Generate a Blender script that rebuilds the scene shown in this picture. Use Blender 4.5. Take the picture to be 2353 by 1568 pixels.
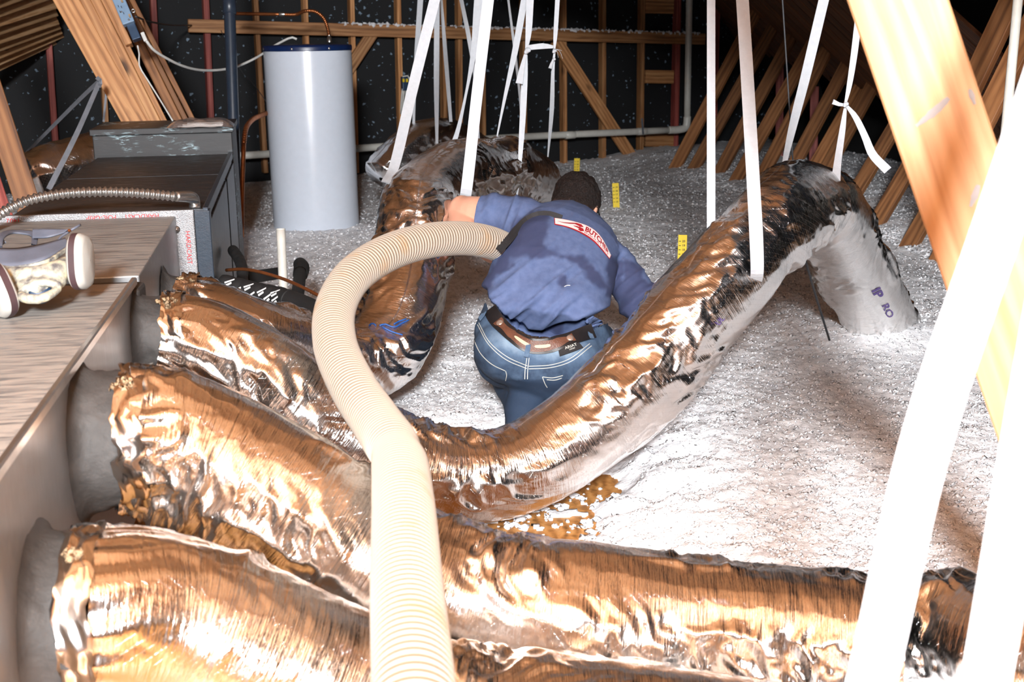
import bpy, bmesh, math, random
import numpy as np
from mathutils import Vector, Matrix
from mathutils.bvhtree import BVHTree

for o in list(bpy.data.objects):
    bpy.data.objects.remove(o)
random.seed(7)
RNG = np.random.default_rng(11)
scene = bpy.context.scene
COL = scene.collection

# ------------------------------------------------------------------ camera
F = 2900.0
PITCH, ROLL, CAMZ = math.radians(14.0), math.radians(0.8), 1.25
CAM = np.array([0.0, 0.0, CAMZ])
fwd = np.array([0, math.cos(PITCH), -math.sin(PITCH)])
r0 = np.array([1.0, 0, 0])
u0 = np.array([0, math.sin(PITCH), math.cos(PITCH)])
rgt = math.cos(ROLL) * r0 - math.sin(ROLL) * u0
upv = math.cos(ROLL) * u0 + math.sin(ROLL) * r0
cd = bpy.data.cameras.new('camera')
cam = bpy.data.objects.new('camera', cd)
COL.objects.link(cam)
cd.sensor_width = 36.0
cd.lens = F / 2353.0 * 36.0
cd.clip_start = 0.05
cd.clip_end = 200
cam.matrix_world = Matrix(((rgt[0], upv[0], -fwd[0], CAM[0]), (rgt[1], upv[1], -fwd[1], CAM[1]),
                           (rgt[2], upv[2], -fwd[2], CAM[2]), (0, 0, 0, 1)))
cd.dof.use_dof = True
cd.dof.focus_distance = 4.1
cd.dof.aperture_fstop = 7.0
scene.camera = cam

# ------------------------------------------------------------------ world, light, exposure
w = bpy.data.worlds.new('world')
scene.world = w
w.use_nodes = True
w.node_tree.nodes['Background'].inputs[0].default_value = (0.75, 0.85, 1.0, 1)
w.node_tree.nodes['Background'].inputs[1].default_value = 0.02

def lamp(name, kind, loc, energy, color=(1, 1, 1), **kw):
    l = bpy.data.lights.new(name, kind)
    l.energy = energy
    l.color = color
    for k, v in kw.items():
        setattr(l, k, v)
    o = bpy.data.objects.new(name, l)
    o.location = loc
    COL.objects.link(o)
    return o
# the photographer's strobe in a small umbrella, standing behind the camera
FLASH = CAM + np.array([-0.10, -2.6, 1.35])
fl_ = lamp('camera_flash', 'SPOT', FLASH, 4300, (0.96, 0.98, 1.0), shadow_soft_size=0.34, spot_size=math.radians(150), spot_blend=0.9)
fl_.rotation_euler = (math.radians(90 - 7), 0, 0)
# added fill lamp, turned up to brighten the roof boards the foil mirrors
fb_ = lamp('bounce_fill', 'SPOT', CAM + np.array([-0.15, -0.5, 0.45]), 640, (0.98, 0.98, 1.0), shadow_soft_size=0.08, spot_size=math.radians(120), spot_blend=0.8)
fb_.rotation_euler = (math.radians(180 - 40), 0, 0)
vs = scene.view_settings
vs.view_transform = 'Standard'
vs.look = 'None'
vs.exposure = 0.42
vs.gamma = 1.0
vs.use_curve_mapping = False
cy = scene.cycles
cy.max_bounces, cy.diffuse_bounces, cy.glossy_bounces, cy.transmission_bounces = 6, 3, 4, 4
cy.adaptive_threshold = 0.05

# ------------------------------------------------------------------ helpers: space
def P(x, y, d):
    return CAM + d * (fwd + (x - 1176.5) / F * rgt - (y - 784) / F * upv)
def ray(x, y):
    v = fwd + (x - 1176.5) / F * rgt - (y - 784) / F * upv
    return v / np.linalg.norm(v)
def on_z(x, y, z):
    v = ray(x, y)
    return CAM + v * ((z - CAMZ) / v[2])
def on_plane(x, y, p, n):
    v = ray(x, y)
    return CAM + v * (np.dot(np.asarray(p) - CAM, n) / np.dot(v, n))
def proj(p):
    q = np.asarray(p) - CAM
    d = q @ fwd
    return 1176.5 + F * (q @ rgt) / d, 784 - F * (q @ upv) / d
def depth(p):
    return float((np.asarray(p) - CAM) @ fwd)
def nrm(v):
    v = np.asarray(v, float)
    return v / np.linalg.norm(v)
Z = np.array([0, 0, 1.0])

# ------------------------------------------------------------------ helpers: noise
def _hash(ix, iy, iz, s):
    h = (ix * 374761393 + iy * 668265263 + iz * 2147483647 + s * 974634777) & 0xffffffff
    h = ((h ^ (h >> 13)) * 1274126177) & 0xffffffff
    h = ((h ^ (h >> 16)) * 2246822519) & 0xffffffff
    return ((h ^ (h >> 15)) & 0xffffff) / float(0xffffff) * 2 - 1
def noise(x, y, z=0.0, seed=0):
    x, y, z = np.broadcast_arrays(np.asarray(x, float), np.asarray(y, float), np.asarray(z, float))
    ix, iy, iz = (np.floor(a).astype(np.int64) for a in (x, y, z))
    fx, fy, fz = x - ix, y - iy, z - iz
    sx, sy, sz = (a * a * a * (a * (a * 6 - 15) + 10) for a in (fx, fy, fz))
    if x.ndim == 0:
        return float(noise(x[None], y[None], z[None], seed)[0])
    r = 0
    for a in (0, 1):
        wx = sx if a else 1 - sx
        for b in (0, 1):
            wy = sy if b else 1 - sy
            for c in (0, 1):
                wz = sz if c else 1 - sz
                r = r + wx * wy * wz * _hash(ix + a, iy + b, iz + c, seed)
    return r
def sstep(a, b, x):
    t = np.clip((x - a) / (b - a), 0, 1)
    return t * t * (3 - 2 * t)

# ------------------------------------------------------------------ helpers: objects
WM = {}
def link(o, parent, M=None, label=None, cat=None, group=None, kind=None):
    COL.objects.link(o)
    M = M if M is not None else Matrix.Identity(4)
    if parent is not None:
        o.parent = parent
        o.matrix_parent_inverse = WM[parent].inverted()
    o.matrix_basis = M
    WM[o] = M.copy()
    if label: o['label'] = label
    if cat: o['category'] = cat
    if group: o['group'] = group
    if kind: o['kind'] = kind
    return o
def thing(name, label, cat, loc, group=None, kind=None):
    o = bpy.data.objects.new(name, None)
    o.empty_display_size = 0.05
    return link(o, None, Matrix.Translation(Vector(loc)), label, cat, group, kind)
def mesh_np(name, V, Q, smooth=True, uv=None):
    V = np.ascontiguousarray(V, dtype=np.float32).reshape(-1, 3)
    Q = np.ascontiguousarray(Q, dtype=np.int32)
    n, k = Q.shape
    me = bpy.data.meshes.new(name)
    me.vertices.add(len(V)); me.vertices.foreach_set('co', V.ravel())
    me.loops.add(n * k); me.loops.foreach_set('vertex_index', Q.ravel())
    me.polygons.add(n)
    me.polygons.foreach_set('loop_start', np.arange(0, n * k, k, dtype=np.int32))
    me.polygons.foreach_set('loop_total', np.full(n, k, dtype=np.int32))
    me.polygons.foreach_set('use_smooth', np.full(n, smooth, dtype=bool))
    if uv is not None:
        l = me.uv_layers.new(name='UVMap')
        l.data.foreach_set('uv', np.ascontiguousarray(uv, dtype=np.float32)[Q.ravel()].ravel())
    me.update(calc_edges=True)
    return me
def bm_mesh(name, bm, smooth=False):
    bmesh.ops.recalc_face_normals(bm, faces=bm.faces)
    me = bpy.data.meshes.new(name)
    bm.to_mesh(me); bm.free()
    if smooth:
        me.polygons.foreach_set('use_smooth', np.ones(len(me.polygons), dtype=bool))
    return me
def obj(name, me, mat, parent=None, label=None, cat=None, group=None, kind=None, M=None):
    o = bpy.data.objects.new(name, me)
    if mat is not None:
        me.materials.clear(); me.materials.append(mat)
    return link(o, parent, M, label, cat, group, kind)
def frame_mat(c, x, y, z):
    return Matrix(((x[0], y[0], z[0], c[0]), (x[1], y[1], z[1], c[1]), (x[2], y[2], z[2], c[2]), (0, 0, 0, 1)))
def box_me(name, sx, sy, sz, bev=0.0, seg=2):
    bm = bmesh.new()
    bmesh.ops.create_cube(bm, size=1)
    bmesh.ops.scale(bm, vec=(sx, sy, sz), verts=bm.verts)
    if bev > 0:
        bmesh.ops.bevel(bm, geom=list(bm.edges), offset=bev, segments=seg, profile=0.5, affect='EDGES')
    return bm_mesh(name, bm)
def board(name, p0, p1, wid, thk, mat, parent=None, face=None, bev=0.003, **kw):
    """a straight piece of timber from p0 to p1; `face` = direction its wide face looks"""
    p0, p1 = np.asarray(p0, float), np.asarray(p1, float)
    z = nrm(p1 - p0)
    f = nrm(face if face is not None else CAM - (p0 + p1) / 2)
    y = nrm(f - z * np.dot(f, z))
    x = np.cross(y, z)
    me = box_me(name, wid, thk, np.linalg.norm(p1 - p0), bev, 1)
    return obj(name, me, mat, parent, M=frame_mat((p0 + p1) / 2, x, y, z), **kw)
def obox(name, c, x, y, z, s, mat, parent=None, bev=0.004, **kw):
    return obj(name, box_me(name, s[0], s[1], s[2], bev), mat, parent, M=frame_mat(c, x, y, z), **kw)
def spline(pts, ds):
    """Catmull-Rom through rows of pts (first three columns xyz), resampled about every ds"""
    pts = np.asarray(pts, float)
    if len(pts) == 2:
        n = max(2, int(np.linalg.norm(pts[1, :3] - pts[0, :3]) / ds) + 1)
        return pts[0] + (pts[1] - pts[0]) * np.linspace(0, 1, n)[:, None]
    ext = np.vstack([2 * pts[0] - pts[1], pts, 2 * pts[-1] - pts[-2]])
    out = []
    for i in range(1, len(ext) - 2):
        p0, p1, p2, p3 = ext[i - 1:i + 3]
        # centripetal
        t01 = max(np.linalg.norm((p1 - p0)[:3]), 1e-6) ** 0.5
        t12 = max(np.linalg.norm((p2 - p1)[:3]), 1e-6) ** 0.5
        t23 = max(np.linalg.norm((p3 - p2)[:3]), 1e-6) ** 0.5
        m1 = p2 - p1 + t12 * ((p1 - p0) / t01 - (p2 - p0) / (t01 + t12))
        m2 = p2 - p1 + t12 * ((p3 - p2) / t23 - (p3 - p1) / (t12 + t23))
        t = np.linspace(0, 1, 60, endpoint=False)[:, None]
        out.append((2 * t**3 - 3 * t**2 + 1) * p1 + (t**3 - 2 * t**2 + t) * m1 + (-2 * t**3 + 3 * t**2) * p2 + (t**3 - t**2) * m2)
    out.append(ext[-2][None])
    c = np.vstack(out)
    s = np.r_[0, np.cumsum(np.linalg.norm(np.diff(c[:, :3], axis=0), axis=1))]
    n = max(3, int(s[-1] / ds) + 1)
    si = np.linspace(0, s[-1], n)
    return np.stack([np.interp(si, s, c[:, k]) for k in range(c.shape[1])], 1)
def frames(c, ref=Z):
    T = np.gradient(c[:, :3], axis=0)
    T /= np.linalg.norm(T, axis=1)[:, None]
    N = np.zeros_like(T)
    n = ref - T[0] * np.dot(ref, T[0])
    if np.linalg.norm(n) < 1e-3:
        n = np.array([1, 0, 0]) - T[0] * T[0][0]
    N[0] = nrm(n)
    for i in range(1, len(T)):
        v = N[i - 1] - T[i] * np.dot(N[i - 1], T[i])
        N[i] = v / np.linalg.norm(v)
    return T, N, np.cross(T, N)
def ring_quads(m, n, closed=True):
    i, j = np.meshgrid(np.arange(m - 1), np.arange(n if closed else n - 1), indexing='ij')
    j2 = (j + 1) % n
    return np.stack([i * n + j, i * n + j2, (i + 1) * n + j2, (i + 1) * n + j], -1).reshape(-1, 4)
def tube(name, pts, r, mat, parent=None, nseg=12, ds=0.03, prof=None, cap=True, **kw):
    """round tube through world points; r a number or one per point; prof(s) scales the radius"""
    pts = np.asarray(pts, float)
    rr = np.full(len(pts), r) if np.isscalar(r) else np.asarray(r, float)
    c = spline(np.c_[pts, rr], ds)
    T, N, B = frames(c)
    s = np.r_[0, np.cumsum(np.linalg.norm(np.diff(c[:, :3], axis=0), axis=1))]
    R = c[:, 3].copy()
    if prof is not None:
        R = R + prof(s)
    a = np.linspace(0, 2 * math.pi, nseg, endpoint=False)
    V = c[:, None, :3] + R[:, None, None] * (np.cos(a)[None, :, None] * N[:, None] + np.sin(a)[None, :, None] * B[:, None])
    Q = ring_quads(len(c), nseg)
    V = V.reshape(-1, 3)
    if cap:
        k = len(V)
        V = np.vstack([V, c[0, :3], c[-1, :3]])
        j = np.arange(nseg); j2 = (j + 1) % nseg
        e = (len(c) - 1) * nseg
        Q = np.vstack([Q, np.stack([j2, j, np.full(nseg, k), np.full(nseg, k)], 1)[:, [0, 1, 2, 2]],
                       np.stack([e + j, e + j2, np.full(nseg, k + 1), np.full(nseg, k + 1)], 1)[:, [0, 1, 2, 2]]])
        # degenerate quads -> build as tris through bmesh-free path
        bmq = Q[:-2 * nseg]; tri = Q[-2 * nseg:, :3]
        me = bpy.data.meshes.new(name)
        me.from_pydata(V.tolist(), [], bmq.tolist() + tri.tolist())
        me.polygons.foreach_set('use_smooth', np.ones(len(me.polygons), dtype=bool))
    else:
        me = mesh_np(name, V, Q)
    return obj(name, me, mat, parent, **kw)
def lathe(name, prof, c, axis, mat, parent=None, n=32, smooth=True, **kw):
    """revolve (r, h) pairs about an axis from c"""
    axis = nrm(axis)
    x = nrm(np.cross(axis, [0.3, 0.9, 0.21])); y = np.cross(axis, x)
    prof = np.asarray(prof, float)
    a = np.linspace(0, 2 * math.pi, n, endpoint=False)
    V = c + prof[:, 1][:, None, None] * axis + prof[:, 0][:, None, None] * (np.cos(a)[None, :, None] * x + np.sin(a)[None, :, None] * y)
    me = mesh_np(name, V, ring_quads(len(prof), n), smooth)
    return obj(name, me, mat, parent, **kw)
def text2d(s, size=1.0, bold=0.0):
    """the outline of a line of lettering as flat (verts, faces), origin at its centre"""
    cu = bpy.data.curves.new('txt', 'FONT')
    cu.body = s; cu.size = size; cu.offset = bold * size
    cu.align_x = 'CENTER'; cu.align_y = 'CENTER'
    cu.resolution_u = 3
    o = bpy.data.objects.new('txt', cu)
    COL.objects.link(o)
    dg = bpy.context.evaluated_depsgraph_get()
    me = o.evaluated_get(dg).to_mesh()
    V = np.array([v.co[:2] for v in me.vertices])
    Fc = [list(p.vertices) for p in me.polygons]
    bpy.data.objects.remove(o)
    bpy.data.curves.remove(cu)
    return V, Fc
def lettering(name, s, size, fn, mat, parent, bold=0.0, **kw):
    """lettering laid on a surface: fn maps (u, v) arrays to world points"""
    V, Fc = text2d(s, size, bold)
    me = bpy.data.meshes.new(name)
    me.from_pydata(np.asarray(fn(V[:, 0], V[:, 1])).tolist(), [], Fc)
    return obj(name, me, mat, parent, **kw)

# ------------------------------------------------------------------ helpers: materials
MATS = {}
def srgb(r, g, b):
    f = lambda c: (c / 255) / 12.92 if c / 255 <= 0.04045 else (((c / 255) + 0.055) / 1.055) ** 2.4
    return (f(r), f(g), f(b), 1)
class NT:
    def __init__(s, name):
        s.m = bpy.data.materials.new(name); s.m.use_nodes = True
        s.t = s.m.node_tree; s.b = s.t.nodes['Principled BSDF']
    def n(s, kind, **kw):
        nd = s.t.nodes.new(kind)
        for k, v in kw.items():
            if k.startswith('i_'):
                nd.inputs[k[2:].replace('_', ' ')].default_value = v
            else:
                setattr(nd, k, v)
        return nd
    def l(s, a, b):
        s.t.links.new(a, b)
    def coord(s, which='Object', scale=(1, 1, 1), rot=(0, 0, 0)):
        tc = s.n('ShaderNodeTexCoord'); mp = s.n('ShaderNodeMapping')
        mp.inputs['Scale'].default_value = scale
        mp.inputs['Rotation'].default_value = rot
        s.l(tc.outputs[which], mp.inputs['Vector'])
        return mp.outputs[0]
    def noise(s, vec, scale, detail=4, rough=0.55, dist=0.0):
        nd = s.n('ShaderNodeTexNoise')
        nd.inputs['Scale'].default_value = scale; nd.inputs['Detail'].default_value = detail
        nd.inputs['Roughness'].default_value = rough; nd.inputs['Distortion'].default_value = dist
        if vec is not None: s.l(vec, nd.inputs['Vector'])
        return nd.outputs['Fac']
    def ramp(s, fac, stops, interp='LINEAR'):
        nd = s.n('ShaderNodeValToRGB'); cr = nd.color_ramp; cr.interpolation = interp
        while len(cr.elements) < len(stops): cr.elements.new(0.5)
        for e, (p, c) in zip(cr.elements, stops):
            e.position = p; e.color = c if len(c) == 4 else (*c, 1)
        s.l(fac, nd.inputs[0])
        return nd.outputs[0]
    def mix(s, fac, a, b, mode='MIX'):
        nd = s.n('ShaderNodeMix', data_type='RGBA', blend_type=mode)
        if hasattr(fac, 'is_linked'): s.l(fac, nd.inputs['Factor'])
        else: nd.inputs['Factor'].default_value = fac
        # colour sockets share names with the float ones
        ca = [i for i in nd.inputs if i.type == 'RGBA']
        for sock, v in zip(ca, (a, b)):
            if hasattr(v, 'is_linked'): s.l(v, sock)
            else: sock.default_value = v
        return [o for o in nd.outputs if o.type == 'RGBA'][0]
    def math(s, op, a, b=0.0):
        nd = s.n('ShaderNodeMath', operation=op)
        for sock, v in zip(nd.inputs, (a, b)):
            if hasattr(v, 'is_linked'): s.l(v, sock)
            else: sock.default_value = v
        return nd.outputs[0]
    def bump(s, h, strength=0.5, dist=0.01, prev=None):
        nd = s.n('ShaderNodeBump')
        nd.inputs['Strength'].default_value = strength; nd.inputs['Distance'].default_value = dist
        s.l(h, nd.inputs['Height'])
        if prev is not None: s.l(prev, nd.inputs['Normal'])
        return nd.outputs[0]
    def out(s, color=None, rough=None, metal=None, normal=None, spec=None, **kw):
        for key, v in (('Base Color', color), ('Roughness', rough), ('Metallic', metal), ('Normal', normal), ('Specular IOR Level', spec)):
            if v is None: continue
            if hasattr(v, 'is_linked'): s.l(v, s.b.inputs[key])
            else: s.b.inputs[key].default_value = v
        for k, v in kw.items():
            s.b.inputs[k.replace('_', ' ')].default_value = v
        return s.m
def plain(name, c, rough=0.5, metal=0.0, var=0.12, scale=25, bump=0.15, **kw):
    t = NT(name)
    v = t.coord('Object')
    f = t.noise(v, scale, 4)
    col = t.ramp(f, [(0.3, tuple(x * (1 - var) for x in c[:3])), (0.7, tuple(min(1, x * (1 + var)) for x in c[:3]))])
    return t.out(col, rough, metal, t.bump(t.noise(v, scale * 6, 2), bump, 0.002), **kw)
def wood(name, dark, mid, light, rough=0.6, knots=True, var=0.5):
    """sawn softwood: grain along the piece's own z"""
    t = NT(name)
    oi = t.n('ShaderNodeObjectInfo')
    tc = t.n('ShaderNodeTexCoord')
    add = t.n('ShaderNodeVectorMath', operation='MULTIPLY_ADD')
    t.l(oi.outputs['Random'], add.inputs[0]); add.inputs[1].default_value = (37, 53, 71)
    t.l(tc.outputs['Object'], add.inputs[2])
    mp = t.n('ShaderNodeMapping'); mp.inputs['Scale'].default_value = (1, 1, 0.07)
    t.l(add.outputs[0], mp.inputs['Vector'])
    g = t.noise(mp.outputs[0], 34, 3, 0.6, 0.8)
    wv = t.n('ShaderNodeTexWave', wave_type='RINGS', rings_direction='Y')
    wv.inputs['Scale'].default_value = 9; wv.inputs['Distortion'].default_value = 7; wv.inputs['Detail'].default_value = 1
    wv.inputs['Detail Scale'].default_value = 1.2
    t.l(mp.outputs[0], wv.inputs['Vector'])
    gg = t.math('ADD', t.math('MULTIPLY', g, 0.8), t.math('MULTIPLY', wv.outputs['Fac'], 0.2))
    col = t.ramp(gg, [(0.25, dark), (0.5, mid), (0.75, light)])
    if knots:
        mk = t.n('ShaderNodeMapping'); mk.inputs['Scale'].default_value = (1, 1, 0.4)
        t.l(add.outputs[0], mk.inputs['Vector'])
        vo = t.n('ShaderNodeTexVoronoi'); vo.inputs['Scale'].default_value = 4.5
        t.l(mk.outputs[0], vo.inputs['Vector'])
        kf = t.ramp(vo.outputs['Distance'], [(0.05, (1, 1, 1)), (0.12, (0, 0, 0))])
        col = t.mix(kf, col, tuple(x * 0.35 for x in dark[:3]) + (1,))
    hv = t.n('ShaderNodeHueSaturation')
    hv.inputs['Saturation'].default_value = 1.0
    val = t.math('ADD', t.math('MULTIPLY', oi.outputs['Random'], var), 1 - var / 2)
    t.l(val, hv.inputs['Value']); t.l(col, hv.inputs['Color'])
    return t.out(hv.outputs[0], rough, 0, t.bump(g, 0.25, 0.002))

# ------------------------------------------------------------------ materials
M_WOOD = wood('sawn_pine', srgb(126, 82, 46), srgb(178, 124, 78), srgb(206, 156, 106))
M_PALE = wood('pale_pine', srgb(158, 116, 78), srgb(178, 138, 100), srgb(192, 156, 120), var=0.05, knots=False)
M_DARKW = wood('aged_pine', srgb(92, 56, 30), srgb(140, 92, 54), srgb(168, 116, 72))
M_RED = wood('red_stained_lumber', srgb(112, 44, 40), srgb(150, 70, 62), srgb(176, 100, 88), knots=False)
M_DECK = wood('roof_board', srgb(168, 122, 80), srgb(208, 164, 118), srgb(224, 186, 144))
M_DECKD = wood('shaded_roof_board', srgb(62, 34, 16), srgb(104, 62, 32), srgb(132, 84, 46))  # roof boards at upper right, with their shade put into the colour
M_PLY = wood('plywood', srgb(120, 78, 34), srgb(176, 120, 62), srgb(200, 148, 88), knots=False, var=0.15)

def mk_sheath():
    t = NT('black_sheathing_with_fluff')
    v = t.coord('Object')
    vo = t.n('ShaderNodeTexVoronoi'); vo.inputs['Scale'].default_value = 26
    d = t.n('ShaderNodeVectorMath', operation='ADD')
    t.l(v, d.inputs[0])
    nn = t.n('ShaderNodeTexNoise'); nn.inputs['Scale'].default_value = 45
    t.l(v, nn.inputs['Vector'])
    sc = t.n('ShaderNodeVectorMath', operation='SCALE'); sc.inputs['Scale'].default_value = 0.045
    t.l(nn.outputs['Color'], sc.inputs[0]); t.l(sc.outputs[0], d.inputs[1])
    t.l(d.outputs[0], vo.inputs['Vector'])
    dens = t.noise(v, 1.4, 3)
    sep = t.n('ShaderNodeSeparateColor'); t.l(vo.outputs['Color'], sep.inputs[0])
    lim = t.math('MULTIPLY', t.math('POWER', sep.outputs[0], 3.0), t.math('MULTIPLY', dens, 0.6))
    fl = t.math('LESS_THAN', vo.outputs['Distance'], lim)
    col = t.mix(fl, srgb(6, 9, 14), srgb(120, 140, 158))
    return t.out(col, 0.75)
M_SHEATH = mk_sheath()
M_BLACK = plain('black_backing', srgb(9, 9, 10), 0.9, scale=8)

def mk_foil():
    t = NT('reinforced_foil')
    uv = t.coord('UV')
    a = t.n('ShaderNodeMapping'); a.inputs['Scale'].default_value = (7, 90, 1); a.inputs['Rotation'].default_value = (0, 0, 0.25)
    t.l(uv, a.inputs['Vector'])
    n1 = t.noise(a.outputs[0], 1.5, 4, 0.65, 0.0)
    # the fibre scrim: two families of threads
    sepx = t.n('ShaderNodeSeparateXYZ'); t.l(uv, sepx.inputs[0])
    def thread(k):
        ph = t.math('ADD', sepx.outputs['X'], t.math('MULTIPLY', sepx.outputs['Y'], k))
        fr = t.math('FRACT', t.math('MULTIPLY', ph, 52.0))
        return t.math('LESS_THAN', fr, 0.07)
    th = t.math('MAXIMUM', thread(1.0), thread(-1.0))
    h = n1
    nb = t.bump(h, 0.6, 0.004)
    nb = t.bump(th, 0.35, 0.0006, nb)
    dust = t.noise(t.coord('Object'), 5, 2)
    rg = t.math('ADD', t.math('MULTIPLY', dust, 0.2), 0.07)
    col = t.mix(dust, (0.86, 0.85, 0.84, 1), (0.74, 0.72, 0.70, 1))
    return t.out(col, rg, 1.0, nb)
M_FOIL = mk_foil()

def mk_fluff():
    t = NT('blown_insulation')
    v = t.coord('Object')
    n1 = t.noise(v, 40, 3, 0.7); n3 = t.noise(v, 11.0, 5, 0.72)
    h = t.math('ADD', n1, t.math('MULTIPLY', n3, 2.2))
    c = t.ramp(t.math('ADD', t.math('MULTIPLY', n1, 0.5), t.math('MULTIPLY', n3, 0.5)), [(0.36, srgb(206, 206, 210)), (0.5, srgb(240, 240, 243)), (0.66, srgb(252, 252, 253))])
    return t.out(c, 0.95, 0, t.bump(h, 0.5, 0.009), spec=0.1)
M_FLUFF = mk_fluff()

def mk_galv(name, base, dust, amount):
    t = NT(name)
    v = t.coord('Object')
    a = t.n('ShaderNodeMapping'); a.inputs['Scale'].default_value = (3.5, 26, 6); t.l(v, a.inputs['Vector'])
    st = t.noise(a.outputs[0], 2.6, 5, 0.62, 0.6)
    sp = t.n('ShaderNodeTexVoronoi'); sp.inputs['Scale'].default_value = 40; t.l(v, sp.inputs['Vector'])
    geo = t.n('ShaderNodeNewGeometry'); sepn = t.n('ShaderNodeSeparateXYZ'); t.l(geo.outputs['Normal'], sepn.inputs[0])
    upf = t.math('MAXIMUM', sepn.outputs['Z'], 0.0)
    f = t.math('MULTIPLY', t.ramp(st, [(0.36, (0, 0, 0)), (0.56, (1, 1, 1))]), amount)
    f = t.math('MULTIPLY', f, t.math('ADD', t.math('MULTIPLY', upf, 0.85), 0.15))
    c = t.mix(f, t.mix(t.math('MULTIPLY', sp.outputs['Distance'], 0.5), base, tuple(x * 0.8 for x in base[:3]) + (1,)), dust)
    metal = t.math('SUBTRACT', 0.6, t.math('MULTIPLY', f, 0.55))
    rough = t.math('ADD', t.math('MULTIPLY', f, 0.35), 0.33)
    return t.out(c, rough, metal, t.bump(st, 0.2, 0.003))
M_GALV = mk_galv('dusty_galvanised_steel', (0.27, 0.285, 0.30, 1), srgb(160, 155, 149), 1.0)
M_CAB = mk_galv('dark_cabinet_steel', srgb(44, 48, 54), srgb(64, 58, 54), 0.8)
M_CABT = plain('blue_grey_enamel', srgb(48, 58, 70), 0.35, 0.2)
M_MASTIC = plain('grey_mastic', srgb(56, 54, 53), 0.7, var=0.35, scale=14, bump=0.9)
M_STRAP = plain('white_webbing', srgb(184, 188, 194), 0.75, var=0.05, scale=60, bump=0.5)
M_GSTRAP = plain('galvanised_strap', srgb(120, 124, 132), 0.5, 0.4)
M_PVC = plain('white_pvc', srgb(206, 204, 196), 0.35, var=0.06)
M_COPPER = plain('copper', srgb(176, 108, 66), 0.35, 0.85, var=0.2)
M_TANK = plain('white_enamel', srgb(206, 214, 226), 0.22, var=0.02, bump=0.02)
M_NAVY = plain('navy_plastic', srgb(14, 36, 78), 0.35)
M_ABS = plain('black_pipe', srgb(40, 50, 64), 0.35, bump=0.05)
M_RUBBER = plain('black_foam', srgb(20, 20, 21), 0.75)
M_WHITE = plain('white_print', srgb(225, 225, 225), 0.6)
M_CABLE = plain('white_cable', srgb(214, 214, 210), 0.5)
M_WIRE = plain('grey_wire', srgb(70, 72, 76), 0.5, 0.3)
M_CHROME = plain('zinc', srgb(200, 200, 198), 0.28, 0.95, var=0.1)
M_YELLOW = plain('yellow_card', srgb(232, 200, 20), 0.6, var=0.03)
M_INK = plain('black_ink', srgb(18, 18, 18), 0.7)
M_REDINK = plain('red_ink', srgb(190, 40, 44), 0.6)
M_PURPLE = plain('purple_ink', srgb(86, 66, 128), 0.6)
M_BOXBLUE = plain('blue_grey_box_paint', srgb(120, 148, 176), 0.4)
M_STEELBLUE = plain('dark_blue_steel', srgb(44, 66, 92), 0.4, 0.3)
M_TAPE = plain('foil_tape', (0.28, 0.28, 0.29), 0.42, 0.7, var=0.1, scale=60, bump=0.8)

# ------------------------------------------------------------------ the setting
WV = np.array([math.sin(math.radians(66)), math.cos(math.radians(66)), 0])   # along the gable wall, to the right
WN = np.array([WV[1], -WV[0], 0])                                           # out of it, towards the room
W0 = P(1300, 370, 12.0)
AX = nrm([-0.185, 0.983, 0])                                                # along the furnace and its trunk, away
OX = np.array([AX[1], -AX[0], 0])                                           # across it, to the right
FLOORZ = -0.12

bm = bmesh.new()
for p in ((-6, -3.5), (9, -3.5), (9, 15), (-6, 15)):
    bm.verts.new((p[0], p[1], FLOORZ))
bm.faces.new(bm.verts)
fl = bm_mesh('floor', bm)
obj('floor', fl, M_PLY, label='bare brown plywood attic floor showing beside the ducts', cat='floor', kind='structure')

wall_back = obj('wall_back', box_me('wall_back', 15, 0.03, 7.5), M_SHEATH, M=frame_mat(W0 + Z * 1.0 - WN * 0.1, WV, -WN, Z),
                label='black gable wall flecked with white fluff behind the studs', cat='wall', kind='structure')
def WP(x, y, off=0.0):
    return on_plane(x, y, W0 + WN * off, WN)
def wall_stud(x0, y0, x1, y1, mat, wid=0.042, off=0.0, name='stud', thk=0.085, up=1.6):
    a, b = WP(x0, y0, off), WP(x1, y1, off)
    a = a + (a - b) * up
    b = b + (b - a) * 0.06
    return board(name, a, b, wid, thk, mat, wall_back, face=WN)
for x, xb, red in ((105, 128, 1), (228, 246, 0), (351, 367, 1), (472, 487, 1), (586, 606, 0), (699, 712, 0), (806, 816, 0),
                   (913, 921, 0), (1017, 1021, 0), (1053, 1056, 0), (1106, 1109, 0), (1201, 1203, 0), (1293, 1295, 0),
                   (1384, 1384, 0), (1474, 1470, 0), (1556, 1549, 1), (1646, 1636, 1)):
    wall_stud(x, 0, xb, 345, M_RED if red else M_WOOD, wid=0.046 if red else 0.04)
board('nailer_board', WP(432, 59, 0.09), WP(1619, 90, 0.09), 0.105, 0.04, M_WOOD, wall_back, face=WN)
board('diagonal_brace', WP(1276, 92, 0.07), WP(1462, 378, 0.07), 0.115, 0.04, M_WOOD, wall_back, face=WN)
board('diagonal_brace', WP(856, 76, 0.07), WP(790, 176, 0.07), 0.10, 0.04, M_WOOD, wall_back, face=WN)
for ya in (14, 176, 322):
    board('blocking', WP(1481, ya, 0.0), WP(1546, ya + 1, 0.0), 0.135 if ya < 20 else 0.125, 0.05, M_WOOD, wall_back, face=WN)
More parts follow.
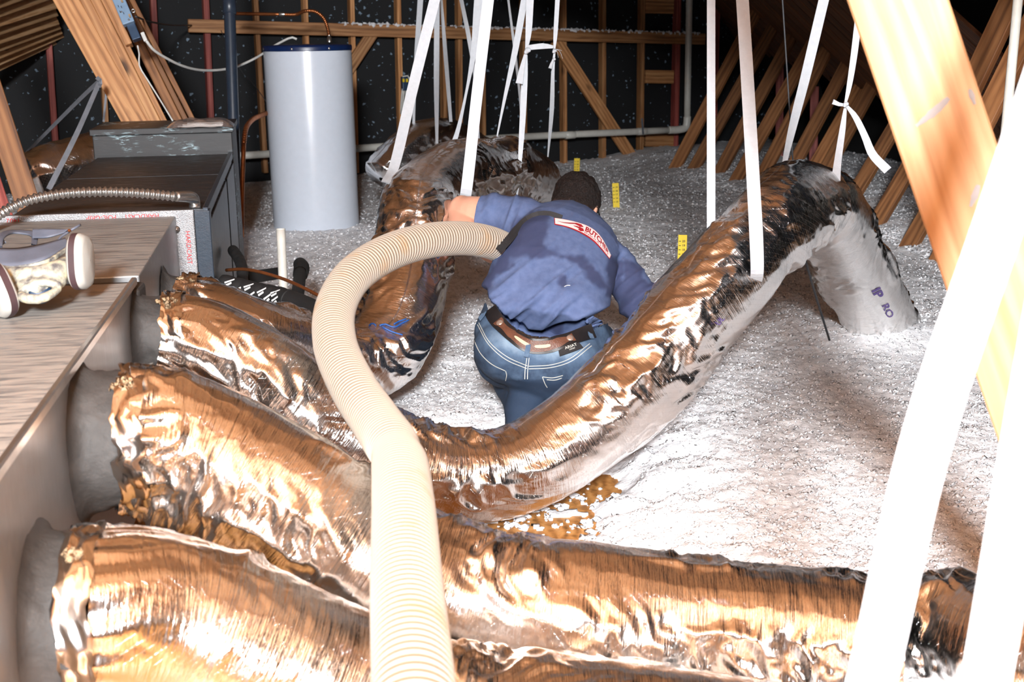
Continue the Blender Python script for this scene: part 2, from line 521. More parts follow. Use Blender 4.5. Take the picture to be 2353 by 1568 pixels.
# a ragged line of fluff caught on the nailer board
bm = bmesh.new()
for i in range(420):
    t = random.uniform(0.30, 1.0)
    p = WP(432 + t * 1187, 59 + t * 31 - 12, 0.09) + WN * random.uniform(-0.015, 0.02) + Z * random.uniform(-0.004, 0.01)
    r = random.uniform(0.006, 0.018)
    bmesh.ops.create_icosphere(bm, subdivisions=1, radius=r, matrix=Matrix.Translation(Vector(p)))
for v in bm.verts:
    v.co += Vector(RNG.normal(0, 0.003, 3))
obj('fluff_line', bm_mesh('fluff_line', bm), M_FLUFF, wall_back, kind='stuff')

# slanting roof struts along the right, feet in the insulation
wr_foot0, wr_foot1 = on_z(1545, 388, 0.0), on_z(2160, 560, 0.0)
rdir = nrm((wr_foot1 - wr_foot0) * [1, 1, 0])
rout = np.array([-rdir[1], rdir[0], 0]);  rout = rout if rout[0] > 0 else -rout
void_right = obj('void_right', box_me('void_right', 0.03, 14, 6), M_BLACK,  # black sheet added for the unlit void behind the struts
                 M=frame_mat((wr_foot0 + wr_foot1) / 2 + rout * 1.75 + Z * 1.5, rout, rdir, Z),
                 label='black sheet standing in for the dark void behind the slanting struts', cat='wall', kind='structure')
strut_root = thing('wall_2', 'row of slanting brown struts rising from the insulation at right', 'framing', wr_foot0, kind='structure')
for (x0, y0, x1, y1) in ((1550, 388, 1705, 90), (1592, 392, 1790, 40), (1650, 402, 1830, 66), (1690, 418, 1862, 110),
                         (1742, 424, 1915, 85), (1800, 425, 1975, 95), (1858, 408, 2030, 105), (1880, 425, 2080, 60),
                         (1960, 452, 2130, 170), (2015, 512, 2190, 210), (2105, 538, 2300, 200), (2180, 560, 2330, 300),
                         (2236, 190, 2330, -10), (2255, 290, 2380, 40), (2310, 400, 2420, 190)):
    if x0 < 2200:
        t = (x0 - 1545) / (2160 - 1545)
        d0 = depth(on_z(x0, y0, 0.02))
        d0 = 0.65 * d0 + 0.35 * (11.0 - 4.6 * t)
    else:
        d0 = 5.6
    a, b = P(x0, y0, d0), P(x1, y1, d0 - 0.15)
    a = a - nrm(b - a) * 0.25
    b = b + nrm(b - a) * 0.35
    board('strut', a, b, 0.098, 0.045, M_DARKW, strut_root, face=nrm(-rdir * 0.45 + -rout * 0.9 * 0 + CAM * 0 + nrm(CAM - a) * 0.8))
for (x0, y0, x1, y1, d) in ((1792, 150, 1790, 400, 11.5), (1872, 200, 1868, 400, 10.8)):
    board('post', P(x0, y0, d), P(x1, y1, d), 0.07, 0.06, M_RED, strut_root)

# roof boards coming down behind the struts at upper right
ra, rb, rc = P(1600, -40, 12.2), P(1760, 120, 11.8), P(2300, 330, 7.6)
rn = nrm(np.cross(rb - ra, rc - ra)); rn = rn if rn @ (CAM - ra) > 0 else -rn
ceiling_right = thing('ceiling_right', 'brown roof boards sloping down above the slanting struts', 'roof', rb, kind='structure')
bd = nrm(rb - ra); ac = nrm((rc - rb) - bd * np.dot(rc - rb, bd))
L = np.dot(rc - rb, ac)
for i in range(34):
    t = -0.6 + i * 0.165
    if t > L + 1.2: break
    p = rb + ac * t + bd * (np.dot(rc - rb, bd) * t / L)
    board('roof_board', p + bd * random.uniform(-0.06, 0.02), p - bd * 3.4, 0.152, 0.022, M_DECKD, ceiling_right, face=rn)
obj('roof_felt', box_me('roof_felt', 9, 5, 0.01), M_BLACK, ceiling_right,
    M=frame_mat(rb + ac * L / 2 - bd * 1.7 - rn * 0.04, ac, np.cross(rn, ac), rn))

# spaced roof boards at upper left
ceiling_left = thing('ceiling_left', 'spaced brown roof boards sloping at the upper left', 'roof', P(0, 60, 8), kind='structure')
for k, (y0, x1, y1) in enumerate(((-52, 100, -88), (-25, 108, -64), (0, 116, -40), (22, 120, -18), (45, 124, 8), (66, 127, 26), (88, 130, 46),
                                  (106, 134, 58), (124, 138, 70), (140, 142, 79), (154, 146, 86))):
    d = 7.6 + 0.16 * k
    a = P(-60, y0 + 60 * (y0 - y1) / x1, d - 0.5); b = P(x1, y1, d + 1.0)
    board('roof_board', a, b, 0.085 - 0.0055 * k + 0.02, 0.02, M_DECK, ceiling_left)
obj('roof_felt', box_me('roof_felt', 5, 3.5, 0.02), M_BLACK, ceiling_left,
    M=frame_mat(P(-250, -60, 10.6), nrm(P(146, 86, 10) - P(0, 154, 8.6)), nrm([0.2, 0.8, 0.4]), nrm(np.cross(nrm(P(146, 86, 10) - P(0, 154, 8.6)), nrm([0.2, 0.8, 0.4])))))

# the main roof above and behind the photographer
ceiling = thing('ceiling', 'gable roof of brown boards and rafters overhead', 'roof', (0, 0, 3.0), kind='structure')
RZ = 3.05
for side in (-1, 1):
    o_ = OX * side
    sl = nrm(o_ * 0.84 - Z * 0.54)
    nn_ = nrm(np.cross(AX, sl)); nn_ = nn_ if nn_[2] < 0 else -nn_
    for i in range(16 if side < 0 else 20):
        c = np.array([0, 0, RZ]) + OX * -0.3 + sl * (0.1 + i * 0.2) + AX * 3.0
        if c[2] < 1.75: break
        board('roof_board', c - AX * 9.3, c + AX * 7.5, 0.192, 0.02, M_DECK, ceiling, face=nn_)
    for j in range(13):
        c = np.array([0, 0, RZ - 0.09]) + OX * -0.3 + AX * (-6.0 + j * 1.2)
        board('rafter', c, c + sl * 2.35, 0.04, 0.14, M_WOOD, ceiling, face=nn_)
wall_front = obj('wall_front', box_me('wall_front', 9, 0.05, 6), M_DECK, M=frame_mat(-AX * 6.2 + Z * 1.5, OX, AX, Z),
                 label='brown boarded gable end behind the photographer', cat='wall', kind='structure')

# ------------------------------------------------------------------ blown insulation
edge0 = on_z(1300, 1150, FLOORZ)
def ins_height(x, y):
    # the platform the ducts lie on is swept bare; outside it the fluff is deep
    ex = edge0[0] + 0.06 + 0.10 * noise(x * 2.2, y * 2.2, 0, 5) + 0.07 * noise(x * 7, y * 7, 0, 6) + 0.04 * noise(x * 22, y * 22, 0, 8)
    ey = 3.72 + 0.12 * noise(x * 2.5, y * 2.5, 1, 5) + 0.05 * noise(x * 9, y * 9, 1, 6)
    slope = np.maximum(x - ex, (y - ey) * 0.9)
    t = sstep(-0.03, 0.42, slope)
    h = -0.20 + 0.085 * sstep(-0.02, 0.03, slope) + 0.115 * t
    # scraps lying on the bare boards
    sc = noise(x * 14, y * 14, 3, 9) + 0.5 * noise(x * 30, y * 30, 3, 10)
    h = np.where(slope < 0.0, np.where((sc > 0.52) & (slope > -0.45), -0.108, h), h)
    amp = 0.25 + 0.75 * t
    wx, wy = noise(x * 3, y * 3, 7, 12), noise(x * 3, y * 3, 9, 13)
    f = 0.022 * noise(x * 1.3, y * 1.3, 0, 1) + 0.006 * noise(x * 4.1 + wx, y * 4.1 + wy, 0, 2) + 0.003 * noise(x * 11 + wx * 2, y * 11 - wy * 2, 0, 3) + 0.0035 * noise(x * 26 + wx * 3, y * 26 + wy, 0, 4) + 0.0022 * RNG.normal(0, 1, np.shape(x))
    h = h + amp * (f - 0.02)
    # deeper against the eaves, and heaped where the far duct goes down
    q = (x - wr_foot0[0]) * rout[0] + (y - wr_foot0[1]) * rout[1]
    h = h + 0.10 * sstep(-0.5, 0.35, q)
    dx, dy = x - hole[0], y - hole[1]
    rr = np.hypot(dx, dy)
    h = h + 0.05 * np.exp(-((rr - 0.28) / 0.16) ** 2)
    # a low drift by the heater
    dx, dy = x - heat[0], y - heat[1]
    h = h + 0.05 * np.exp(-(np.hypot(dx, dy) / 0.7) ** 2)
    return h
hole = on_z(2015, 735, 0.0)
heat = on_z(728, 528, 0.0)
ny, nx = 560, 640
ys = 2.0 * (14.5 / 2.0) ** np.linspace(0, 1, ny)
gx, gy = np.zeros((ny, nx)), np.zeros((ny, nx))
for i, yv in enumerate(ys):
    half = min(6.5, 0.55 * yv + 0.9)
    gx[i] = np.linspace(-half * 1.0, half * 1.15, nx); gy[i] = yv
gx += RNG.normal(0, 0.0015, gx.shape)
gz = ins_height(gx, gy)
me = mesh_np('blown_insulation', np.stack([gx, gy, gz], -1), ring_quads(ny, nx, False))
obj('blown_insulation', me, M_FLUFF, label='white blown-in insulation spread deep over the attic floor', cat='insulation', kind='stuff')
# loose tufts on top of it
_b = bmesh.new(); bmesh.ops.create_icosphere(_b, subdivisions=2, radius=1.0)
ICO_V = np.array([v.co[:] for v in _b.verts]); ICO_F = np.array([[v.index for v in f.verts] for f in _b.faces]); _b.free()
def blobs(C, R, rough=0.16, squash=(0.5, 0.8)):
    C, R = np.asarray(C, float), np.asarray(R, float)
    n = len(C)
    a = RNG.uniform(0, 6.28, n)
    base = ICO_V[None] * np.stack([np.ones(n), RNG.uniform(0.6, 1, n), RNG.uniform(*squash, n)], 1)[:, None]
    base = base + RNG.normal(0, rough, base.shape)
    x = base[..., 0] * np.cos(a)[:, None] - base[..., 1] * np.sin(a)[:, None]
    y = base[..., 0] * np.sin(a)[:, None] + base[..., 1] * np.cos(a)[:, None]
    V = np.stack([x, y, base[..., 2]], -1) * R[:, None, None] + C[:, None]
    return V.reshape(-1, 3), (ICO_F[None] + (np.arange(n) * len(ICO_V))[:, None, None]).reshape(-1, 3)
C_, R_ = [], []
def tufts(px, py, z, r, lift=0.002):
    p = np.array([on_z(a, b, z) for a, b in zip(px, py)])
    h = np.maximum(FLOORZ, ins_height(p[:, 0], p[:, 1])) + lift
    C_.append(np.c_[p[:, :2], h]); R_.append(r)
U = RNG.uniform
tufts(U(1010, 1420, 260), U(1120, 1290, 260), FLOORZ, RNG.choice((0.004, 0.006, 0.008, 0.012, 0.016), 260))
t_ = U(0, 1, 900)
tufts(1560 + t_ * 620 + U(-12, 12, 900), 384 + t_ * 172 + U(-8, 4, 900), 0.08, U(0.008, 0.022, 900), -0.005)
tufts(U(560, 1560, 240), U(366, 380, 240), 0.0, U(0.008, 0.022, 240), -0.005)
a_, q_ = U(0, 6.283, 160), U(0.13, 0.22, 160)
hx, hy = hole[0] + np.cos(a_) * q_, hole[1] + np.sin(a_) * q_
C_.append(np.c_[hx, hy, ins_height(hx, hy) - 0.002]); R_.append(U(0.005, 0.012, 160))
V_, Q_ = blobs(np.vstack(C_), np.concatenate(R_), 0.2, (0.3, 0.6))
# clumps all over the layer, thickest near the camera
LO_V = np.array([(1, 0, 0), (-0.5, 0.87, 0), (-0.5, -0.87, 0), (0.25, 0.1, 0.9), (-0.2, -0.15, -0.7)])
LO_F = np.array([(0, 1, 3), (1, 2, 3), (2, 0, 3), (1, 0, 4), (2, 1, 4), (0, 2, 4)])
nb = 150000
by = 2.2 * (12.0 / 2.2) ** U(0, 1, nb)
bx = U(-0.42, 0.47, nb) * (by + 0.3)
bh = ins_height(bx, by)
ok = bh > -0.085
bx, by, bh = bx[ok], by[ok], bh[ok]
nb = len(bx)
br = U(0.0025, 0.0075, nb) * (0.45 + 0.22 * by)
W3 = LO_V[None] * np.stack([U(0.7, 1.3, nb), U(0.7, 1.3, nb), U(0.5, 1.0, nb)], 1)[:, None] + RNG.normal(0, 0.22, (nb, len(LO_V), 3))
W3 = W3 * br[:, None, None] + np.stack([bx, by, bh - br * 0.35], 1)[:, None]
Q_ = np.vstack([Q_, (LO_F[None] + (np.arange(nb) * len(LO_V))[:, None, None]).reshape(-1, 3) + len(V_)])
V_ = np.vstack([V_, W3.reshape(-1, 3)])
obj('insulation_tufts', mesh_np('insulation_tufts', V_, Q_), M_FLUFF, label='loose white tufts of insulation lying on top of the blown layer', cat='insulation', kind='stuff')

# ------------------------------------------------------------------ foil ducts
DUCTS = {}
def duct(name, label, pts, seed, amp=1.0, pinch=(), nseg=150, ds=0.008, parent=None, tie=0.0, cap=False):
    c = spline(pts, ds)
    kk = int(0.07 / ds)
    pad = np.vstack([2 * c[0] - c[kk:0:-1], c, 2 * c[-1] - c[-2:-kk - 2:-1]])
    for _ in range(2):
        sm_ = np.stack([np.convolve(pad[:, i], np.ones(2 * kk + 1) / (2 * kk + 1), 'valid') for i in range(4)], 1)
        pad = np.vstack([2 * sm_[0] - sm_[kk:0:-1], sm_, 2 * sm_[-1] - sm_[-2:-kk - 2:-1]])
    c = sm_
    T, N, B = frames(c)
    n = len(c)
    s = np.r_[0, np.cumsum(np.linalg.norm(np.diff(c[:, :3], axis=0), axis=1))]
    kv = np.gradient(T, axis=0) / np.maximum(np.gradient(s), 1e-6)[:, None]
    k = 9
    kv = np.stack([np.convolve(np.pad(kv[:, i], k, mode='edge'), np.ones(2 * k + 1) / (2 * k + 1), 'valid') for i in range(3)], 1)
    a = np.linspace(0, 2 * math.pi, nseg, endpoint=False)
    D = np.cos(a)[None, :, None] * N[:, None] + np.sin(a)[None, :, None] * B[:, None]
    R = c[:, 3][:, None] * np.ones((1, nseg))
    comp = np.einsum('ijk,ik->ij', D, kv) * R          # > 0 on the inside of a bend
    ca, sa, ss = np.cos(a)[None, :], np.sin(a)[None, :], s[:, None]
    sh = ss + 0.07 * np.sin(a + seed)[None, :] + 0.07 * noise(ca * 1.3, sa * 1.3, ss * 4, seed + 9) + 0.02 * noise(ca * 3, sa * 3, ss * 12, seed + 10)
    mask = 0.12 + 0.88 * sstep(-0.3, 0.4, noise(ca * 1.3, sa * 1.3, ss * 5, seed + 1))
    mask = mask * (1 + 1.8 * np.clip(comp, 0, 0.8)) * (1 - 0.55 * np.clip(-comp, 0, 0.9))
    w1 = 1 - 2 * np.abs(noise(ca * 1.8, sa * 1.8, sh * 15, seed + 2))
    w2 = 1 - 2 * np.abs(noise(ca * 2.4 + 5, sa * 2.4, sh * 36, seed + 3))
    w3 = 1 - 2 * np.abs(noise(ca * 6, sa * 6, sh * 62, seed + 4))
    lump = noise(ca * 1.0, sa * 1.0, ss * 5, seed + 5)
    h = amp * (mask * (0.0085 * w1 + 0.0062 * w2 + 0.0016 * w3) + 0.0006 * w3 + 0.008 * lump)
    h = h + tie * 0.004 * np.sin(a[None, :] * 17 + 3 * noise(ca * 2, sa * 2, ss * 10, seed + 12)) * np.exp(-ss / 0.05)
    for (px, py, dep, wdt) in pinch:
        i0 = np.argmin(np.linalg.norm(c[:, :3] - P(px, py, dep), axis=1))
        h = h - wdt * np.exp(-((s - s[i0]) / 0.045) ** 2)[:, None] * (0.6 + 0.4 * sstep(-0.2, 0.8, -D[:, :, 2]))
    V = c[:, None, :3] + (R + h)[:, :, None] * D
    uv = np.stack([np.broadcast_to(a[None, :] * c[:, 3].mean(), (n, nseg)), np.broadcast_to(ss, (n, nseg))], -1).reshape(-1, 2)
    if cap:
        V[0] = c[0, :3] + 0.2 * (V[0] - c[0, :3]); V[-1] = c[-1, :3] + 0.2 * (V[-1] - c[-1, :3])
    V = V.reshape(-1, 3)
    me = mesh_np(name, V, ring_quads(n, nseg), True, uv)
    o = obj(name, me, M_FOIL, parent)
    DUCTS[o.name] = BVHTree.FromPolygons([tuple(v) for v in V], [tuple(q) for q in ring_quads(n, nseg)])
    return o, V.reshape(n, nseg, 3), c
def PP(*rows):
    return [np.r_[P(x, y, d), r] for x, y, d, r in rows]

# the trunk's right-hand face
TZ = 0.65
E0, E1 = on_z(305, 650, TZ), on_z(0, 1075, TZ)
TD = nrm((E0 - E1) * [1, 1, 0])                    # along the trunk, away
TO = np.array([TD[1], -TD[0], 0])                  # out of its right face
def trunk_pt(x, y):
    return on_plane(x, y, E0, TO)

def duct_thing(label, pts, seed, tape=True, group='foil flex ducts', **kw):
    root = thing('flex_duct', label, 'duct', (pts[0][0], pts[0][1], FLOORZ), group)
    o, V, c = duct('jacket', None, pts, seed, parent=root, **kw)
    return root, o, V, c

# ------------------------------------------------------------------ sheet-metal trunk with its take-off collars
trunk = thing('supply_trunk', 'grey sheet-metal supply trunk with four round take-offs at left', 'duct', (E1[0] - 0.3, E1[1], 0.12))
def tbox(name, a, b, wid, z0, z1, mat, inset=0.0, bev=0.004):
    """box with its right edge from a to b"""
    c = (a + b) / 2 - TO * (wid / 2 + inset)
    return obox(name, (c[0], c[1], (z0 + z1) / 2), TO, nrm(b - a), Z, (wid, np.linalg.norm((b - a)[:2]), z1 - z0), mat, trunk, bev)
near = E0 - TD * 2.05
tbox('trunk_box', E0, near, 0.80, 0.13, TZ, M_GALV)
# standing seam along the top edge
board('edge_seam', E0 + TO * 0.004 + Z * 0.004, near + TO * 0.004 + Z * 0.004, 0.02, 0.014, M_CHROME, trunk, face=TO)
A0 = on_z(396, 496, TZ); A1 = on_z(328, 632, TZ)
tbox('plenum_box', A0, A1, 0.66, 0.10, TZ - 0.002, M_GALV)
# the step between the two boxes, smeared with mastic
tbox('mastic_joint', A1 + TO * 0.012, E0 + TD * 0.005 + TO * 0.012, 0.68, 0.14, TZ - 0.012, M_MASTIC, bev=0.01)
# foil tape flange at the furnace
fl_c = A0 + TD * 0.012
obox('taped_flange', (fl_c - TO * 0.31 + Z * (-0.232)), TO, TD, Z, (0.76, 0.02, 0.50), M_TAPE, trunk, 0.004)
def flange_top(u, v):   # lettering hangs upside down across the top strip
    return fl_c[None] + (-0.31 - 0.0) * TO + np.outer(-u, TO) + (0.026 - np.asarray(v))[:, None] * 0 + np.outer(-np.asarray(v) + 0.002, Z) - TD * 0.0115
for s_, off in (('HARDCAST', 0.21), ('FOIL-GRIP', 0.08), ('1402', -0.20)):
    lettering('tape_lettering', s_, 0.022, lambda u, v, off=off: flange_top(u - off, v), M_REDINK, trunk)
def flange_side(u, v):
    return fl_c[None] + np.outer(0.045 + np.asarray(v), TO) - np.outer(np.asarray(u) + 0.20, Z) - TD * 0.0115
for s_, off in (('HARDCAST', -0.09), ('FOIL-GRIP', 0.05), ('1402', 0.16)):
    lettering('tape_lettering', s_, 0.022, lambda u, v, off=off: flange_side(np.asarray(u) + off, v), M_REDINK, trunk)

M_FIBRE = plain('glass_fibre', srgb(158, 134, 104), 0.8, var=0.35, scale=40, bump=0.9)
def collar(px, py, rad, length, seed, face_pt=None, tilt=0.0):
    c = trunk_pt(px, py)
    ax = nrm(TO - TD * tilt)
    prof = []
    hs = np.linspace(0, length, 14)
    a = np.linspace(0, 2 * math.pi, 64, endpoint=False)
    x = TD - ax * np.dot(TD, ax); x = nrm(x); y = np.cross(ax, x)
    R = rad + 0.035 * np.exp(-hs / 0.012)[:, None] + 0.004 * noise(np.cos(a)[None] * 3, np.sin(a)[None] * 3, hs[:, None] * 30, seed) + 0.0025 * noise(np.cos(a)[None] * 9, np.sin(a)[None] * 9, hs[:, None] * 70, seed + 1)
    V = c - ax * 0.004 + hs[:, None, None] * ax + R[:, :, None] * (np.cos(a)[None, :, None] * x + np.sin(a)[None, :, None] * y)
    me = mesh_np('collar', V, ring_quads(len(hs), 64))
    o = obj('collar', me, M_MASTIC, trunk)
    e = c + ax * (length - 0.012)
    K = 9
    rr = rad + 0.010 + 0.007 * noise(np.cos(a)[None] * 6, np.sin(a)[None] * 6, np.arange(K)[:, None] * 0.6, seed + 3) + 0.006 * noise(np.cos(a)[None] * 18, np.sin(a)[None] * 18, np.arange(K)[:, None] * 0.9, seed + 5)
    hz = np.linspace(-0.012, 0.040, K)[:, None] + 0.010 * noise(np.cos(a)[None] * 7, np.sin(a)[None] * 7, 0.5, seed + 6)
    V2 = e + hz[:, :, None] * ax + rr[:, :, None] * (np.cos(a)[None, :, None] * x + np.sin(a)[None, :, None] * y)
    obj('tape_band', mesh_np('tape_band', V2, ring_quads(K, 64)), M_FOIL, o)
    # a wad of glass fibre pushing out at the top of the joint
    q = nrm(Z * 0.9 + nrm(CAM - e) * 0.55); q = nrm(q - ax * np.dot(q, ax))
    n_f = 16
    cc = e + ax * 0.004 + q * (rad + 0.006) + RNG.normal(0, 0.010, (n_f, 3))
    Vf, Qf = blobs(cc, RNG.uniform(0.003, 0.008, n_f), 0.35, (0.5, 0.9))
    obj('fibre_wad', mesh_np('fibre_wad', Vf, Qf), M_FIBRE, o, kind='stuff')
    return c, ax, rad, length
COLL = [collar(98, 1440, 0.146, 0.075, 1), collar(192, 1015, 0.130, 0.10, 2), collar(318, 775, 0.100, 0.09, 3), collar(385, 705, 0.085, 0.07, 4)]
def CP(i, flare=0.012):
    c, ax, rad, ln = COLL[i]
    return [np.r_[c + ax * (ln - 0.03), rad + 0.004], np.r_[c + ax * (ln + 0.015), rad + flare * 0.7]]

# nearest duct: off the trunk, down to the lower left and along the bottom of the frame
d1 = duct_thing('nearest foil duct, bottom left corner, half out of the frame',
    CP(0) + PP((340, 1432, 2.09, 0.158), (460, 1470, 2.12, 0.162), (600, 1530, 2.16, 0.162), (800, 1610, 2.2, 0.158), (1040, 1690, 2.25, 0.15), (1320, 1700, 2.28, 0.15), (1700, 1760, 2.28, 0.15)), 101, tie=1.0, ds=0.006)
d2 = duct_thing('large foil duct second from the front, bending right along the bottom edge',
    CP(1) + PP((400, 1020, 2.46, 0.144), (500, 1066, 2.48, 0.150), (620, 1140, 2.50, 0.152), (800, 1265, 2.52, 0.152), (1040, 1380, 2.55, 0.150), (1400, 1430, 2.56, 0.150), (1800, 1472, 2.56, 0.150), (2060, 1500, 2.52, 0.14)), 202, tie=1.0, ds=0.006)
d3 = duct_thing('long foil duct running in front of the kneeling man and arching down at right',
    CP(2) + PP((460, 792, 3.19, 0.112), (540, 832, 3.2, 0.118), (650, 905, 3.22, 0.122), (800, 1005, 3.28, 0.126), (980, 1092, 3.36, 0.127), (1180, 1082, 3.45, 0.127),
       (1330, 995, 3.52, 0.130), (1480, 860, 3.58, 0.134), (1620, 695, 3.66, 0.138), (1735, 565, 3.80, 0.140), (1835, 472, 4.05, 0.140),
       (1905, 500, 4.42, 0.138), (1950, 600, 4.82, 0.140), (2006, 705, 5.20, 0.145), (2045, 790, 5.5, 0.145)), 303,
    pinch=((1726, 575, 3.8, 0.012), (1862, 500, 4.2, 0.03)), tie=1.0)
d4 = duct_thing('foil duct curling behind the hose and rising left of the man',
    CP(3) + PP((560, 760, 3.72, 0.105), (690, 805, 3.85, 0.116), (800, 838, 4.02, 0.126), (880, 815, 4.14, 0.132), (926, 710, 4.28, 0.135),
       (942, 590, 4.42, 0.135), (958, 480, 4.65, 0.138), (1035, 408, 5.0, 0.140), (1125, 392, 5.4, 0.136), (1190, 402, 5.8, 0.134), (1228, 420, 6.2, 0.13), (1215, 440, 6.8, 0.13)), 404,
    pinch=((1060, 410, 5.05, 0.012), (905, 640, 4.3, 0.0)), amp=1.5)
d5 = duct_thing('dark foil duct farthest back, looping below the gable wall',
    PP((880, 415, 7.6, 0.13), (935, 345, 7.7, 0.13), (1000, 318, 7.9, 0.13), (1060, 335, 8.3, 0.13), (1130, 372, 9.0, 0.13)), 505, cap=True, nseg=90, ds=0.014)
d6 = duct_thing('dusty foil duct in the dark behind the furnace cabinet',
    PP((60, 420, 6.6, 0.15), (130, 395, 6.7, 0.15), (220, 370, 6.9, 0.15), (300, 340, 7.2, 0.15)), 606, cap=True, nseg=90, ds=0.014)
d7 = duct_thing('foil duct at the bottom right corner behind the broad straps',
    PP((2150, 1470, 2.62, 0.13), (2230, 1480, 2.55, 0.14), (2330, 1500, 2.45, 0.14), (2480, 1530, 2.35, 0.14)), 707, ds=0.006)


# ------------------------------------------------------------------ furnace and its coil box
FT = 0.665
fr = on_z(478, 470, FT); bk = on_z(531, 351, FT)
FD = nrm((bk - fr) * [1, 1, 0]); FO = np.array([FD[1], -FD[0], 0])
FW = 0.63
fr = fr + FD * np.dot(A0 + TD * 0.035 - fr, FD)
FL = np.linalg.norm((bk - fr)[:2])
furnace = thing('furnace', 'dark grey furnace cabinet lying behind the taped trunk flange', 'furnace', (fr[0] - 0.3, fr[1] + 0.6, 0.0))
def fbox(name, t0, t1, z0, z1, mat, parent=furnace, w0=0.0, w1=FW, bev=0.006):
    """t along the cabinet from its front edge, w from its right side leftwards"""
    c = fr + FD * (t0 + t1) / 2 - FO * (w0 + w1) / 2
    return obox(name, (c[0], c[1], (z0 + z1) / 2), FO, FD, Z, (w1 - w0, t1 - t0, z1 - z0), mat, parent, bev)
fbox('cabinet', 0.0, FL, -0.06, FT - 0.012, M_CAB)
for a, b in ((0.0, FL * 0.52), (FL * 0.53, FL * 0.97)):
    fbox('top_panel', a, b, FT - 0.011, FT, M_CAB, w0=0.004, w1=FW - 0.004, bev=0.002)
fbox('side_flange', 0.0, FL, FT - 0.03, FT + 0.004, M_CABT, w0=-0.006, w1=0.012, bev=0.002)
for a, b in ((0.03, 0.62), (0.66, 1.0)):
    fbox('side_panel', FL * a, FL * b, 0.02, FT - 0.05, M_CAB, w0=-0.008, w1=0.01, bev=0.003)
fbox('corner_post', -0.012, 0.05, -0.05, FT - 0.005, M_CABT, w0=-0.012, w1=0.05, bev=0.003)
fbox('front_panel', -0.02, 0.01, 0.05, FT - 0.09, M_CABT, w0=0.05, w1=0.24, bev=0.006)
brk = fbox('bracket', -0.03, 0.0, FT - 0.085, FT - 0.015, M_RUBBER, w0=0.05, w1=0.20, bev=0.01)
bp = fr - FO * 0.10 - FD * 0.034; bp = np.array([bp[0], bp[1], FT - 0.062])
lathe('screw', [(0.001, 0.006), (0.006, 0.005), (0.008, 0.002), (0.013, 0.001), (0.013, -0.002)], bp, -FD, M_CHROME, brk, 16)
coil = thing('coil_box', 'scuffed dark coil box behind the furnace holding a plastic sleeve on top', 'furnace', bk)
CT = 0.795
def cbox(name, t0, t1, z0, z1, mat, w0, w1, bev=0.004):
    return fbox(name, FL + t0, FL + t1, z0, z1, mat, coil, w0, w1, bev)
def mk_scuff():
    t = NT('scuffed_black_wrap')
    v = t.coord('Object', (3, 3, 14))
    n = t.noise(v, 4.0, 6, 0.7, 1.0)
    big = t.noise(t.coord('Object'), 4, 2)
    f = t.math('MULTIPLY', t.ramp(n, [(0.55, (0, 0, 0)), (0.60, (1, 1, 1))]), t.ramp(big, [(0.46, (0, 0, 0)), (0.56, (1, 1, 1))]))
    c = t.mix(f, srgb(38, 38, 40), srgb(150, 174, 182))
    return t.out(c, 0.5, 0.1, t.bump(n, 0.2, 0.003))
M_SCUFF = mk_scuff()
cbox('box', 0.0, 0.52, -0.06, CT - 0.03, M_SCUFF, -0.01, FW + 0.02)
cbox('lid', -0.012, 0.535, CT - 0.03, CT, M_SCUFF, -0.018, FW + 0.03, 0.003)
# paper manual in a clear sleeve on the lid
bag = thing('manual_sleeve', 'clear plastic sleeve of white papers on the coil box', 'manual', P(460, 290, 6.3))
bc = on_z(462, 291, CT)
M_PAPER = plain('white_paper', srgb(220, 220, 218), 0.7, var=0.05)
def mk_sleeve():
    t = NT('clear_plastic_sleeve')
    n = t.noise(t.coord('Object'), 60, 4)
    return t.out(srgb(214, 200, 196), 0.15, 0, t.bump(n, 0.6, 0.004), Transmission_Weight=0.8, Alpha=0.65)
M_SLEEVE = mk_sleeve()
for k in range(3):
    obox('paper', bc + Z * (0.008 + 0.007 * k) + FO * 0.01 * k, nrm(FO + FD * 0.04 * k), nrm(FD - FO * 0.04 * k), Z, (0.21 - 0.02 * k, 0.15, 0.005), M_PAPER, bag, 0.001)
n_ = 26
g = np.linspace(-1, 1, n_); A_, B_ = np.meshgrid(g, g, indexing='ij')
hh = 0.036 * (1 - np.abs(A_) ** 6) * (1 - np.abs(B_) ** 6) + 0.010 * noise(A_ * 3, B_ * 3, 0, 4) * (1 - np.abs(A_) ** 2)
V_ = bc + (A_ * 0.16)[..., None] * FO + (B_ * 0.10)[..., None] * FD + np.maximum(hh, 0.002)[..., None] * Z
obj('sleeve', mesh_np('sleeve', V_, ring_quads(n_, n_, False)), M_SLEEVE, bag)

# grey flexible conduit over the furnace top
cond = thing('flexible_conduit', 'ribbed grey metal conduit arching over the furnace top', 'conduit', P(430, 458, 4.5))
cpts = [P(-60, 540, 3.8), P(0, 492, 3.9), P(60, 462, 3.95), P(140, 446, 4.0), P(230, 441, 4.05), P(320, 444, 4.1), P(404, 452, 4.16)]
tube('ribbed_hose', cpts, 0.0145, M_CHROME, cond, 14, 0.0022, prof=lambda s: 0.0028 * np.sin(s * 2 * math.pi / 0.0165))
tube('elbow', [P(404, 452, 4.16), P(425, 452, 4.2), P(441, 455, 4.24), P(447, 464, 4.27), P(448, 480, 4.27)], [0.0165, 0.019, 0.021, 0.019, 0.02], M_CHROME, cond, 20, 0.006)

